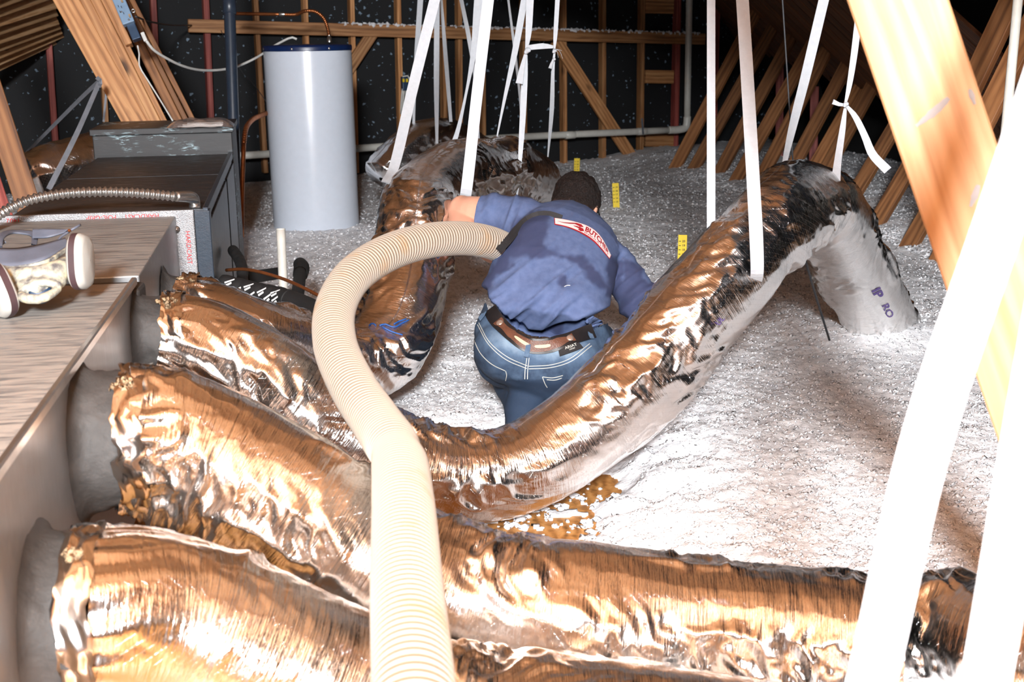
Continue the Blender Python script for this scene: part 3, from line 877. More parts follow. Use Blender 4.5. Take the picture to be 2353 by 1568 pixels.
# ------------------------------------------------------------------ water heater
hb = on_z(728, 528, 0.0)
hd = depth(hb)
hr = 0.5 * 194 / F * hd
ht = on_plane(719, 103, hb, nrm([0, 1, 0]))[2]
heater = thing('water_heater', 'tall white tank water heater with navy cap standing in the insulation', 'water heater', (hb[0], hb[1], 0.0))
hc = np.array([hb[0], hb[1], 0.0])
lathe('tank', [(hr * 0.97, -0.11), (hr, -0.09), (hr, 0.05), (hr, ht - 0.03), (hr * 0.995, ht - 0.022)], hc, Z, M_TANK, heater, 96)
lathe('top_cap', [(hr * 1.012, ht - 0.034), (hr * 1.014, ht - 0.012), (hr * 1.0, ht - 0.002), (hr * 0.6, ht + 0.004), (0.001, ht + 0.005)], hc, Z, M_NAVY, heater, 96)
for dx, dy in ((-0.95, -0.4), (-0.2, -1.0), (0.62, -0.82)):
    q = nrm([dx, dy, 0])
    lathe('cap_screw', [(0.001, 0.004), (0.006, 0.003), (0.008, 0.0)], hc + q * hr * 1.014 + Z * (ht - 0.02), q, M_CHROME, heater, 10)
p_hot = on_z(757, 97, ht); p_cold = on_z(680, 92, ht)
lathe('pipe_nipple', [(0.016, 0), (0.016, 0.035), (0.012, 0.036), (0.012, 0.05)], p_hot, Z, M_CHROME, heater, 16)
lathe('flue_cap', [(0.022, 0.0), (0.022, 0.028), (0.016, 0.034), (0.001, 0.035)], p_cold, Z, M_CHROME, heater, 16)

# copper lines
copper = thing('copper_pipe', 'bent copper water line dropping to the heater cap', 'pipe', p_hot)
dd = depth(p_hot)
tube('straight_run', [P(535, 31, dd + 0.1), P(648, 33, dd + 0.05)], 0.0125, M_COPPER, copper, 12, 0.05)
tube('flexible_run', [P(648, 33, dd + 0.05), P(680, 33, dd + 0.05), P(703, 25, dd), P(725, 27, dd), P(743, 41, dd), P(752, 62, dd), p_hot + Z * 0.045], 0.0125, M_COPPER, copper, 14, 0.004,
     prof=lambda s: 0.0016 * np.sin(s * 2 * math.pi / 0.014))
lathe('union', [(0.015, -0.02), (0.017, -0.01), (0.017, 0.01), (0.015, 0.02)], P(648, 33, dd + 0.05), nrm(P(680, 33, dd) - P(648, 33, dd)), M_CHROME, copper, 16)
copper2 = thing('copper_pipe', 'corrugated copper line bending down left of the heater', 'pipe', P(556, 560, 7.2))
tube('flexible_run', [P(628, 256, 8.05), P(600, 265, 7.7), P(577, 278, 7.4), P(564, 300, 7.2), P(560, 330, 7.15)], 0.0135, M_COPPER, copper2, 14, 0.004, prof=lambda s: 0.0015 * np.sin(s * 2 * math.pi / 0.016))
tube('straight_run', [P(560, 330, 7.15), P(556, 450, 7.1), P(555, 545, 7.05)], 0.0135, M_COPPER, copper2, 12, 0.05)

# black vent pipe and white plastic drains
vent = thing('vent_pipe', 'dark blue-grey vertical vent pipe left of the water heater', 'pipe', P(538, 290, 7.0))
va, vb = P(537, 300, 7.2), P(526, -20, 7.2)
tube('pipe', [va - (vb - va) * 0.9, vb + (vb - va) * 1.5], 0.033, M_ABS, vent, 24, 0.2)
lathe('coupling', [(0.034, -0.05), (0.038, -0.048), (0.038, 0.048), (0.034, 0.05)], P(527, 12, 7.2), vb - va, M_ABS, vent, 24)
def pvc(label, rows, rad, base, couplings=()):
    o = thing('drain_pipe', label, 'pipe', base)
    return o
pv = pvc('white plastic drain running low along the gable wall then turning up', None, 0, P(1570, 300, 11.5))
run = [WP(520, 360, 0.28), WP(825, 341, 0.28), WP(1120, 319, 0.28), WP(1540, 299, 0.28)]
PR = 0.031
tube('horizontal_run', run, PR, M_PVC, pv, 16, 0.2)
tube('elbow', [WP(1536, 299, 0.28), WP(1560, 298, 0.28), WP(1575, 293, 0.28), WP(1579, 276, 0.28), WP(1579, 268, 0.28)], PR * 1.16, M_PVC, pv, 20, 0.012)
e1, e2 = WP(1579, 272, 0.28), WP(1584, 0, 0.28)
tube('riser', [e1, e2 + (e2 - e1) * 1.2], PR, M_PVC, pv, 16, 0.2)
for q in (1475, 1310):
    cc_ = WP(q, 302 + (1475 - q) * 0.05, 0.28)
    lathe('coupling', [(PR * 1.02, -0.05), (PR * 1.12, -0.048), (PR * 1.12, 0.048), (PR * 1.02, 0.05)], cc_, WV, M_PVC, pv, 20)
board('pipe_hanger', WP(1475, 272, 0.32), WP(1478, 309, 0.32), 0.02, 0.004, M_GSTRAP, pv, face=WN)
pv2 = pvc('white plastic pipe slanting down the upper right corner', None, 0, P(2300, 420, 4.4))
a, b = P(2300, 415, 4.4), P(2339, 0, 4.4)
tube('pipe', [a, b + (b - a) * 0.8], 0.0165, M_PVC, pv2, 18, 0.1)
st = pvc('short white plastic pipe stub standing by the furnace', None, 0, on_z(652, 655, 0.0))
sb = P(651, 668, 5.15); stp = P(645, 527, 5.15)
tube('pipe', [sb - Z * 0.06, stp], 0.0185, M_PVC, st, 24, 0.05)
lathe('rim', [(0.0187, -0.004), (0.0195, 0.0), (0.0187, 0.002), (0.013, 0.001), (0.013, -0.03)], stp, nrm(stp - sb), M_PVC, st, 24)
# black drain fittings beside the stub
dr = thing('drain_fitting', 'black plastic drain elbow half sunk in the insulation', 'pipe', on_z(690, 640, 0.0))
tube('arm', [P(680, 720, 4.95), P(686, 660, 5.1), P(690, 625, 5.2)], 0.026, M_RUBBER, dr, 20, 0.02)
tube('elbow', [P(690, 632, 5.2), P(693, 618, 5.25), P(690, 608, 5.4)], [0.031, 0.033, 0.03], M_RUBBER, dr, 20, 0.01)
board('channel', P(560, 640, 5.0), P(640, 628, 5.3), 0.05, 0.05, M_RUBBER, dr)
# insulated suction line with printed tape wrap, and the thin copper liquid line
suc = thing('refrigerant_line', 'fat black foam-wrapped line with printed tape near the furnace', 'pipe', P(540, 660, 4.4))
tape_p = [P(510, 650, 4.42), P(545, 660, 4.4), P(590, 672, 4.37), P(640, 682, 4.33), P(664, 690, 4.3)]
tube('tape_wrap', tape_p, [0.030, 0.031, 0.033, 0.034, 0.034], M_RUBBER, suc, 28, 0.004, prof=lambda s: 0.0022 * np.abs(np.sin(s * 2 * math.pi / 0.09)) + 0.0008 * noise(s * 60, 0.3))
tube('foam_sleeve', [P(660, 689, 4.31), P(700, 704, 4.25), P(745, 728, 4.15), P(800, 760, 4.05)], 0.036, M_RUBBER, suc, 28, 0.01)
tc_ = spline(np.array(tape_p), 0.01)
Tt, Nt, Bt = frames(tc_)
for s_, f_, an in (('R-22', 0.2, 0.9), ('COIL', 0.34, 1.6), ('TAPE', 0.48, 0.8), ('R-22', 0.55, 1.7), ('COIL', 0.66, 1.0), ('TAPE', 0.78, 1.6), ('R-22', 0.87, 0.9), ('R-22', 0.93, 1.7)):
    i_ = int(f_ * (len(tc_) - 1))
    # a dash of printed film at this angle on the wrap
    c_, t_, n0, b0 = tc_[i_, :3], Tt[i_], Nt[i_], Bt[i_]
    tow = nrm(CAM - c_); ba = math.atan2(tow @ b0, tow @ n0) + (an - 1.2) * 0.9
    def fn(u, v):
        u, v = np.asarray(u), np.asarray(v)
        uu, vv = u * 0.8 + v * 0.6, -u * 0.6 + v * 0.8
        ang = ba + vv / 0.035
        return c_ + np.outer(uu, t_) + 0.0372 * (np.cos(ang)[:, None] * n0 + np.sin(ang)[:, None] * b0)
    bmv = np.array([[-0.018, -0.008], [0.018, -0.008], [0.018, -0.002], [-0.018, -0.002], [-0.018, 0.002], [0.006, 0.002], [0.006, 0.009], [-0.018, 0.009]])
    me = bpy.data.meshes.new('print_mark'); me.from_pydata(fn(bmv[:, 0], bmv[:, 1]).tolist(), [], [[0, 1, 2, 3], [4, 5, 6, 7]])
    obj('print_mark', me, M_WHITE, suc)
up_ = thing('refrigerant_line', 'short taped black line bending up against the furnace side', 'pipe', P(552, 640, 4.9))
tube('tape_wrap', [P(556, 655, 4.7), P(557, 625, 4.75), P(550, 598, 4.85), P(535, 575, 4.95)], 0.02, M_RUBBER, up_, 20, 0.006, prof=lambda s: 0.002 * np.abs(np.sin(s * 70)))
liq = tube('copper_line', [P(520, 621, 4.45), P(560, 619, 4.4), P(600, 626, 4.35), P(650, 641, 4.3), P(700, 663, 4.2), P(760, 695, 4.1)], 0.0058, M_COPPER, None, 12, 0.02,
           label='thin copper tube curving over the black foam line', cat='pipe')

# ------------------------------------------------------------------ timbers in the room
def px_board(name, e0, e1, d0, d1, thk, mat, parent=None, ext=(0, 0), **kw):
    """timber whose visible face runs between pixel edge pairs e0=(xl,yl,xr,yr) at the top and e1 at the bottom"""
    m0 = P((e0[0] + e0[2]) / 2, (e0[1] + e0[3]) / 2, d0); m1 = P((e1[0] + e1[2]) / 2, (e1[1] + e1[3]) / 2, d1)
    z = nrm(m1 - m0)
    l = P(e0[0], e0[1], d0); r = P(e0[2], e0[3], d0)
    wv = (r - l) - z * np.dot(r - l, z)
    return board(name, m0 - z * ext[0], m1 + z * ext[1], np.linalg.norm(wv), thk, mat, parent, **kw)
post = thing('roof_post', 'broad pale timber post leaning across the right foreground', 'timber', P(2300, 985, 2.0))
px_board('timber', (1952, 0, 2172, 0), (2222, 740, 2404, 740), 2.0, 2.05, 0.04, M_PALE, post, ext=(0.9, 0.5))
# grey mastic smears on its face
pf_o = post.children[0] if post.children else None
pf_M = WM[pf_o]; pf_n = np.array(pf_M.col[1][:3]); pf_p = np.array(pf_M.col[3][:3]) + pf_n * 0.02
def smear(pts, w_, d):
    P_ = np.array([on_plane(x, y, pf_p, pf_n) for x, y in pts]) + pf_n * 0.0008; c = spline(P_, 0.004)
    t = np.gradient(c, axis=0); t /= np.linalg.norm(t, axis=1)[:, None]
    tow = nrm(CAM - c[0]); sd = np.cross(t, pf_n)
    s_ = np.linspace(0, 1, len(c)); ww = w_ * (0.35 + 0.65 * np.abs(np.sin(s_ * 3.1 + 0.25))) * (1 + 0.3 * noise(s_ * 9, 0.5, 0.1, 3))
    V = np.stack([c - sd * ww[:, None], c + pf_n * 0.0008, c + sd * ww[:, None]], 1)
    obj('mastic_smear', mesh_np('mastic_smear', V, ring_quads(len(c), 3, False)), M_SMEAR, post)
M_SMEAR = plain('grey_smear', srgb(132, 130, 132), 0.6, var=0.1)
for pts, w_ in ((((2180, 225), (2160, 245), (2130, 270), (2105, 290)), 0.006), (((2248, 425), (2240, 450), (2230, 475)), 0.005), (((2228, 205), (2240, 240)), 0.004), (((2232, 520), (2226, 545)), 0.003)):
    mid = pts[len(pts) // 2]
    smear(pts, w_, 2.0 + 0.05 * mid[1] / 740 - 0.0225)
beam = thing('built_up_post', 'thick built-up post of nailed boards leaning behind the furnace', 'timber', P(340, 300, 6.7))
for (xa, xb, xc, xd, dz) in ((122, 182, 290, 336, 0), (183, 207, 336, 352, 0.02), (208, 231, 352, 372, 0.01), (232, 246, 372, 391, 0.03)):
    px_board('board', (xa, 0, xb, 0), (xc, 287, xd, 287), 6.7 + dz, 6.75 + dz, 0.14, M_WOOD, beam, ext=(1.2, 0.55))
blk = px_board('block', (246, 8, 262, 6), (290, 108, 306, 104), 6.66, 6.68, 0.09, M_WOOD, beam, ext=(0.3, 0))
beam2 = thing('built_up_post', 'second built-up post leaning just behind the thick one', 'timber', P(430, 290, 7.3))
for (xa, xb, xc, xd) in ((268, 292, 396, 420), (293, 306, 420, 436), (307, 320, 436, 452)):
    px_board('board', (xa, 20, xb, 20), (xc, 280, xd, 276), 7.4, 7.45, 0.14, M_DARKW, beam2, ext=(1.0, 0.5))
lp = thing('roof_post', 'short brown post leaning at the left edge by the conduit', 'timber', P(50, 460, 5.6))
px_board('timber', (-75, 130, -22, 120), (34, 455, 82, 445), 5.6, 5.6, 0.06, M_DARKW, lp, ext=(0.4, 0.9))
px_board('timber', (-60, 380, -10, 380), (0, 560, 44, 540), 5.45, 5.4, 0.06, M_RED, lp, ext=(0.2, 0.5))

# electrical box on the built-up post
eb = thing('junction_box', 'blue-grey electrical box fixed to the built-up post', 'electrical box', P(300, 90, 6.5))
p0, p1 = P(277, -30, 6.5), P(300, 58, 6.52)
ez = nrm(p1 - p0); ey = nrm(CAM - p1); ey = nrm(ey - ez * (ey @ ez)); ex = np.cross(ey, ez)
wid = 27 / F * 6.5
eb_c = P(274, -14, 6.5)
e_top, e_bot = P(248, -60, 6.5), P(297, 56, 6.5)
ez = nrm(e_bot - e_top); ey = nrm(CAM - e_bot); ey = nrm(ey - ez * (ey @ ez)); ex = np.cross(ey, ez)
obox('box', (e_top + e_bot) / 2, ex, ey, ez, (0.062, 0.05, np.linalg.norm(e_bot - e_top)), M_BOXBLUE, eb, 0.004)
obox('lower_box', P(308, 75, 6.53), ex, ey, ez, (0.046, 0.05, 0.085), M_STEELBLUE, eb, 0.004)
for (x, y) in ((280, 2), (298, 36)):
    obox('sticker', P(x, y, 6.47), ex, ey, ez, (0.010, 0.003, 0.018), M_FIBRE, eb, 0.0005)
for (x, y) in ((272, 14), (279, 16), (284, 30), (276, 27)):
    obox('knockout_mark', P(x, y, 6.47), ex, ey, ez, (0.003, 0.002, 0.012), M_INK, eb, 0.0005)
for (x, y) in ((296, 45), (279, 27)):
    lathe('screw', [(0.001, 0.003), (0.004, 0.002), (0.005, 0)], P(x, y, 6.472), ey, M_CHROME, eb, 8)
lathe('conduit_ring', [(0.008, -0.004), (0.012, 0), (0.008, 0.004), (0.006, 0), (0.008, -0.004)], P(306, 25, 6.5), ey, M_CHROME, eb, 16)
obox('cable_clamp', P(331, 85, 6.6), ex, ey, ez, (0.02, 0.02, 0.05), M_CABLE, eb, 0.004)
tube('electric_cable', [P(335, 92, 6.6), P(350, 112, 6.65), P(390, 138, 6.8), P(430, 155, 7.0), P(480, 162, 7.3), P(540, 154, 7.6), P(590, 132, 7.8), P(640, 100, 8.0), P(672, 86, 8.05), P(682, 90, 8.05)], 0.0075, M_CABLE, None, 10, 0.03,
     label='slack white cable from the blue-grey box to the heater top', cat='cable')
tube('electric_cable', [P(316, 105, 6.55), P(320, 125, 6.6), P(320, 150, 6.6), P(340, 185, 6.6), P(365, 225, 6.6), P(397, 278, 6.55)], 0.0042, M_CABLE, None, 8, 0.03,
     label='thin white cable running down the built-up post', cat='cable')
tube('electric_cable', [P(312, 38, 6.6), P(345, 50, 8), P(400, 58, 9.5), P(440, 58, 10.2)], 0.006, M_WIRE, None, 8, 0.1,
     label='thin dark cable from the blue-grey box to the wall board', cat='cable')
# outlet box on a stud
ob = thing('outlet_box', 'small blue wiring box with yellow connectors on a gable stud', 'electrical box', WP(930, 195, 0.1))
obox('box', WP(931, 192, 0.09), WV, -WN, Z, (0.065, 0.06, 0.12), M_STEELBLUE, ob, 0.005)
for x in (927, 935):
    obox('wire_connector', WP(x, 185, 0.13), WV, -WN, Z, (0.018, 0.02, 0.03), M_YELLOW, ob, 0.004)
for k, x in enumerate((923, 927, 932, 937)):
    tube('wire', [WP(x + 2, 204, 0.1), WP(x - 1, 235, 0.08), WP(x - 2, 262, 0.06)], 0.007, M_CABLE, ob, 8, 0.05)
tube('wire', [WP(925, 176, 0.12), WP(934, 172, 0.12), WP(942, 182, 0.12), WP(943, 240, 0.1), WP(938, 270, 0.1), WP(945, 300, 0.1)], 0.006, M_CABLE, ob, 8, 0.05)

# yellow depth markers standing in the insulation
def marker(label, xt, yt, xb, yb, d, wpx, nums):
    o = thing('depth_marker', label, 'ruler', P(xb, yb, d), 'yellow depth markers')
    t, b = P(xt, yt, d), P(xb, yb, d)
    z = nrm(t - b); y = nrm(CAM - b); y = nrm(y - z * (y @ z)); x = -np.cross(y, z)
    x = x if x @ rgt > 0 else -x
    h = np.linalg.norm(t - b); w_ = wpx / F * d
    obox('card', (t + b) / 2 - z * 0.04, x, y, z, (w_, 0.003, h + 0.08), M_YELLOW, o, 0.0008)
    for k, nm in enumerate(nums):
        zc = t - z * (0.022 + h * 0.18 * (k + 0.35))
        obox('tick', zc - x * w_ * 0.3 + y * 0.002, x, y, z, (w_ * 0.22, 0.001, h * 0.03), M_INK, o, 0)
        lettering('numeral', nm, h * 0.13, lambda u, v, zc=zc: zc + x * w_ * 0.12 + y * 0.0025 + np.outer(u, x) + np.outer(v, z), M_INK, o, 0.02)
marker('yellow depth marker farthest back below the gable studs', 1326, 364, 1325, 398, 11.2, 13, ('19', '18', '17', '16'))
marker('yellow depth marker right of the kneeling man\'s head', 1414, 421, 1416, 467, 8.9, 15, ('19', '18', '17', '16', '15'))
marker('yellow depth marker partly hidden behind the long arching duct', 1569, 540, 1567, 595, 5.6, 20, ('20', '19', '18', '17'))

# hanger wires
tube('hanger_wire', [P(1849, 592, 4.3), P(1870, 665, 4.42), P(1906, 782, 4.6)], 0.0042, M_WIRE, None, 8, 0.05, label='dark wire rod poking down below the arching duct', cat='wire')
a, b = P(1822, 372, 5.2), P(1798, 0, 5.2)
tube('hanger_wire', [a, b + (b - a) * 1.0], 0.0035, M_WIRE, None, 8, 0.1, label='thin grey wire hanging behind the arching duct', cat='wire')
a, b = P(620, 246, 9.4), P(545, 150, 9.6)
tube('hanger_wire', [a, P(590, 203, 9.5), b, P(508, 70, 9.7)], 0.003, M_WIRE, None, 6, 0.1, label='thin grey wire sloping left of the water heater', cat='wire')

# ------------------------------------------------------------------ hanging straps
def ribbon(name, rows, mat=None, parent=None, up=0.0, thk=0.0016, ds=0.02, **kw):
    """webbing through rows (x, y, depth, width in metres, twist in degrees about its own run); up extends the first end"""
    pts = np.array([np.r_[P(r[0], r[1], r[2]), r[3], math.radians(r[4] if len(r) > 4 else 0)] for r in rows])
    if up:
        e = pts[0].copy(); e[:3] = pts[0, :3] + nrm(pts[0, :3] - pts[1, :3]) * up
        pts = np.vstack([e, pts])
    c = spline(pts, ds)
    t = np.gradient(c[:, :3], axis=0); t /= np.linalg.norm(t, axis=1)[:, None]
    mid = c[len(c) // 2, :3]
    ref = nrm(CAM * [1, 1, 0] - mid * [1, 1, 0]) + 0.25 * Z
    n0 = ref[None] - t * (t @ ref)[:, None]; n0 /= np.linalg.norm(n0, axis=1)[:, None]
    s0 = np.cross(t, n0)
    tw = c[:, 4][:, None]
    sd = s0 * np.cos(tw) + n0 * np.sin(tw); nn = n0 * np.cos(tw) - s0 * np.sin(tw)
    hw = c[:, 3][:, None] / 2
    V = np.stack([c[:, :3] - sd * hw + nn * thk, c[:, :3] + nn * thk * 1.6, c[:, :3] + sd * hw + nn * thk, c[:, :3] + sd * hw - nn * thk, c[:, :3] - nn * thk * 0.4, c[:, :3] - sd * hw - nn * thk], 1)
    return obj(name, mesh_np(name, V, ring_quads(len(c), 6), False), mat or M_STRAP, parent, **kw)
SG = 'white webbing straps'
SL = lambda txt: dict(label=txt, cat='strap', group=SG)
W_ = 0.042
ribbon('hanging_strap', [(2300, 500, 1.26, 0.048), (2130, 1010, 1.25, 0.049), (2002, 1568, 1.22, 0.046), (1940, 1800, 1.22, 0.046)], up=0.5, **SL('broad blurred strap crossing the right foreground, the longer one'))
ribbon('hanging_strap', [(2405, 760, 1.24, 0.048), (2340, 1130, 1.22, 0.047), (2265, 1568, 1.18, 0.044), (2220, 1800, 1.18, 0.044)], up=0.4, **SL('broad blurred strap in the bottom right corner'))
ribbon('hanging_strap', [(999, 0, 5.0, W_), (948, 205, 4.95, W_), (905, 385, 4.75, 0.038), (885, 420, 4.6, 0.03)], up=1.4, **SL('white strap slanting to the left shoulder of the rising duct'))
ribbon('hanging_strap', [(1122, 0, 4.7, W_), (1096, 220, 4.68, W_), (1072, 435, 4.66, W_), (1066, 470, 4.72, W_)], up=1.4, **SL('white strap falling straight to the man\'s raised elbow'))
ribbon('hanging_strap', [(966, 0, 7.8, 0.034), (958, 120, 7.8, 0.03), (952, 230, 7.75, 0.018), (950, 310, 7.7, 0.015)], up=1.2, **SL('leftmost thin strap, behind the strap slanting left'))
ribbon('hanging_strap', [(1004, 20, 7.6, 0.032), (1003, 200, 7.6, 0.031), (1004, 330, 7.62, 0.016)], up=1.2, **SL('narrow grey strap dropping to the middle of the far dark duct'))
ribbon('hanging_strap', [(1014, 0, 8.1, 0.016), (1024, 130, 8.0, 0.026), (1036, 280, 7.9, 0.02)], up=1.2, **SL('narrow grey strap slanting right to the far dark duct'))
ribbon('hanging_strap', [(1060, 0, 7.2, 0.022), (1078, 90, 7.2, 0.024), (1092, 190, 7.2, 0.014), (1100, 330, 7.2, 0.016)], up=1.2, **SL('thin strap slanting right just left of the elbow strap'))
ribbon('hanging_strap', [(1101, 0, 5.9, 0.046), (1090, 110, 5.9, 0.03), (1072, 210, 5.95, 0.012), (1052, 300, 6.0, 0.02), (1043, 328, 6.0, 0.024)], up=1.3, **SL('twisted strap tapering behind the elbow strap'))
ribbon('hanging_strap', [(1168, 0, 7.0, 0.012), (1182, 110, 7.0, 0.014), (1196, 235, 7.0, 0.014), (1203, 340, 7.0, 0.02)], up=1.2, **SL('thinnest strap slanting behind the knotted straps'))
ribbon('hanging_strap', [(1205, 0, 5.6, 0.030), (1183, 120, 5.6, 0.026), (1160, 225, 5.6, 0.014), (1138, 335, 5.6, 0.004)], up=1.3, **SL('strap narrowing to a point left of the knotted pair'))
# knotted pair with a tie between
k1 = thing('hanging_strap', 'knotted strap, left one of the tied pair above the far bend', 'strap', P(1192, 430, 5.3), SG)
ribbon('upper_run', [(1218, 0, 5.3, 0.031), (1214, 80, 5.3, 0.024), (1209, 116, 5.3, 0.009)], parent=k1, up=1.3)
ribbon('lower_run', [(1209, 118, 5.3, 0.010), (1206, 170, 5.3, 0.024), (1200, 290, 5.3, 0.024), (1191, 420, 5.35, 0.010), (1188, 450, 5.4, 0.008)], parent=k1)
ribbon('tail', [(1208, 122, 5.28, 0.010), (1200, 155, 5.27, 0.02), (1193, 192, 5.26, 0.03)], parent=k1)
ribbon('tie', [(1211, 110, 5.28, 0.02), (1228, 108, 5.27, 0.022), (1250, 106, 5.27, 0.023), (1271, 108, 5.28, 0.012)], parent=k1)
def knot(px, py, d, r, parent):
    V, Q = blobs([P(px, py, d), P(px + r * 0.5, py - 1, d - 0.005), P(px - r * 0.3, py + r * 0.5, d)], np.array([r, r * 0.8, r * 0.8]) / F * d, 0.06, (0.8, 1.1))
    obj('knot', mesh_np('knot', V, Q), M_STRAP, parent)
knot(1211, 116, 5.27, 7, k1)
k2 = thing('hanging_strap', 'knotted strap, right one of the tied pair above the far bend', 'strap', P(1262, 360, 5.9), SG)
ribbon('upper_run', [(1281, 0, 5.32, 0.019), (1276, 85, 5.3, 0.016), (1274, 112, 5.3, 0.008)], parent=k2, up=1.3)
ribbon('lower_run', [(1274, 120, 5.3, 0.008), (1271, 155, 5.32, 0.013), (1268, 250, 5.5, 0.019), (1259, 360, 5.8, 0.006)], parent=k2)
ribbon('tail', [(1272, 136, 5.29, 0.006), (1267, 148, 5.28, 0.012), (1264, 157, 5.27, 0.014)], parent=k2)
knot(1274, 117, 5.29, 5, k2); knot(1272, 137, 5.29, 4, k2)
for k, (dx, dy) in enumerate(((14, 10), (18, 22), (8, 20), (16, 4))):
    tube('thread', [P(1275, 113, 5.28), P(1275 + dx * 0.6, 113 + dy * 0.2, 5.27), P(1275 + dx, 113 + dy, 5.27)], 0.0006, M_STRAP, k2, 5, 0.01)
# the loop under the arching duct
ribbon('hanging_strap', [(1634, 0, 3.95, 0.026), (1634, 250, 3.95, 0.026), (1634, 495, 3.93, 0.026), (1634, 540, 3.95, 0.026)], up=1.5, **SL('narrow strap falling behind the lower slope of the arching duct'))
ribbon('hanging_strap', [(1706, 0, 3.66, 0.036), (1716, 160, 3.66, 0.037), (1731, 420, 3.58, 0.037), (1738, 550, 3.50, 0.037), (1740, 620, 3.53, 0.036), (1735, 655, 3.66, 0.034)], up=1.5, **SL('broad strap looped under the arching duct at its middle'))
ribbon('hanging_strap', [(1893, 0, 4.75, 0.038), (1850, 180, 4.75, 0.036), (1822, 290, 4.72, 0.03), (1803, 375, 4.7, 0.018), (1800, 400, 4.7, 0.016)], up=1.4, **SL('strap slanting left to the top of the arching duct'))
k3 = thing('hanging_strap', 'knotted strap with a loose tail at the crest of the arching duct', 'strap', P(1913, 490, 4.0), SG)
ribbon('upper_run', [(1973, 40, 4.15, 0.022), (1962, 130, 4.15, 0.021), (1951, 200, 4.13, 0.016), (1943, 236, 4.12, 0.008)], parent=k3, up=1.4)
ribbon('lower_run', [(1943, 243, 4.12, 0.008), (1937, 290, 4.1, 0.018), (1924, 380, 4.06, 0.024), (1918, 440, 4.04, 0.032), (1910, 490, 4.08, 0.036), (1893, 535, 4.2, 0.03)], parent=k3)
ribbon('tail', [(1945, 243, 4.11, 0.009), (1965, 268, 4.08, 0.018), (1988, 315, 4.05, 0.022), (2005, 355, 4.03, 0.026), (2040, 392, 4.0, 0.028)], parent=k3)
ribbon('tail', [(1942, 242, 4.11, 0.008), (1928, 240, 4.1, 0.012), (1914, 234, 4.09, 0.016)], parent=k3)
knot(1943, 240, 4.1, 6, k3)
for dx, dy in ((8, 6), (14, 0)):
    tube('thread', [P(2040, 395, 4.0), P(2040 + dx * 0.6, 395 + dy, 4.0), P(2040 + dx, 398, 4.0)], 0.0007, M_INK, k3, 5, 0.01)
# galvanised straps at far left
gs = thing('metal_strap', 'grey metal strap folded into a V left of the thick post', 'strap', P(110, 430, 6.2))
ribbon('long_leg', [(228, 190, 6.3, 0.022), (175, 310, 6.2, 0.024), (112, 435, 6.1, 0.026)], M_GSTRAP, gs)
ribbon('short_leg', [(226, 188, 6.3, 0.02), (192, 220, 6.4, 0.02), (60, 352, 6.9, 0.016)], M_GSTRAP, gs)
ribbon('hook', [(222, 178, 6.28, 0.02), (231, 186, 6.28, 0.02), (228, 200, 6.3, 0.018)], M_GSTRAP, gs)
ribbon('metal_strap', [(244, 215, 7.4, 0.012), (238, 280, 7.4, 0.012)], M_GSTRAP, None, label='thin grey strap hanging behind the V-shaped strap', cat='strap')

# ------------------------------------------------------------------ blower hose
M_HOSE = None
def mk_hose():
    t = NT('ribbed_vinyl_hose')
    uv = t.n('ShaderNodeTexCoord'); sp = t.n('ShaderNodeSeparateXYZ'); t.l(uv.outputs['UV'], sp.inputs[0])
    ph = t.math('FRACT', t.math('ADD', t.math('DIVIDE', sp.outputs['Y'], 0.0145), sp.outputs['X']))
    f = t.math('ABSOLUTE', t.math('SUBTRACT', ph, 0.5))
    c = t.ramp(f, [(0.08, srgb(124, 104, 84)), (0.30, srgb(182, 173, 161))])
    st = t.noise(t.coord('Object'), 7, 4)
    c = t.mix(t.ramp(st, [(0.60, (0, 0, 0)), (0.75, (0.6, 0.6, 0.6))]), c, srgb(170, 130, 84))
    return t.out(c, 0.32)
M_HOSE = mk_hose()
HP = [(962, 1760, 1.46, 0.0525), (950, 1568, 1.60, 0.0525), (934, 1330, 1.86, 0.0525), (926, 1150, 2.16, 0.0525), (912, 1045, 2.42, 0.0525), (868, 975, 2.62, 0.052), (812, 890, 2.82, 0.052),
      (770, 790, 3.05, 0.052), (772, 705, 3.25, 0.052), (812, 635, 3.42, 0.052), (890, 582, 3.6, 0.052), (980, 554, 3.78, 0.052), (1065, 548, 3.96, 0.052), (1120, 556, 4.08, 0.052), (1165, 574, 4.24, 0.052), (1215, 605, 4.55, 0.05)]
pts = np.array([np.r_[P(x, y, d), r] for x, y, d, r in HP])
c = spline(pts, 0.0016)
T_, N_, B_2 = frames(c)
s = np.r_[0, np.cumsum(np.linalg.norm(np.diff(c[:, :3], axis=0), axis=1))]
ns = 40
a = np.linspace(0, 2 * math.pi, ns, endpoint=False)
R = c[:, 3][:, None] + 0.0015 * np.cos(2 * math.pi * (s[:, None] / 0.0145 + a[None, :] / (2 * math.pi)))
i0 = np.argmin(np.linalg.norm(c[:, :3] - P(912, 1045, 2.42), axis=1))
R = R - 0.004 * np.exp(-((s - s[i0]) / 0.05) ** 2)[:, None]
V = c[:, None, :3] + R[:, :, None] * (np.cos(a)[None, :, None] * N_[:, None] + np.sin(a)[None, :, None] * B_2[:, None])
uv = np.stack([np.broadcast_to(a[None, :] / (2 * math.pi), R.shape), np.broadcast_to(s[:, None], R.shape)], -1).reshape(-1, 2)
Q = ring_quads(len(c), ns)
me = mesh_np('blower_hose', V, Q, True, uv)
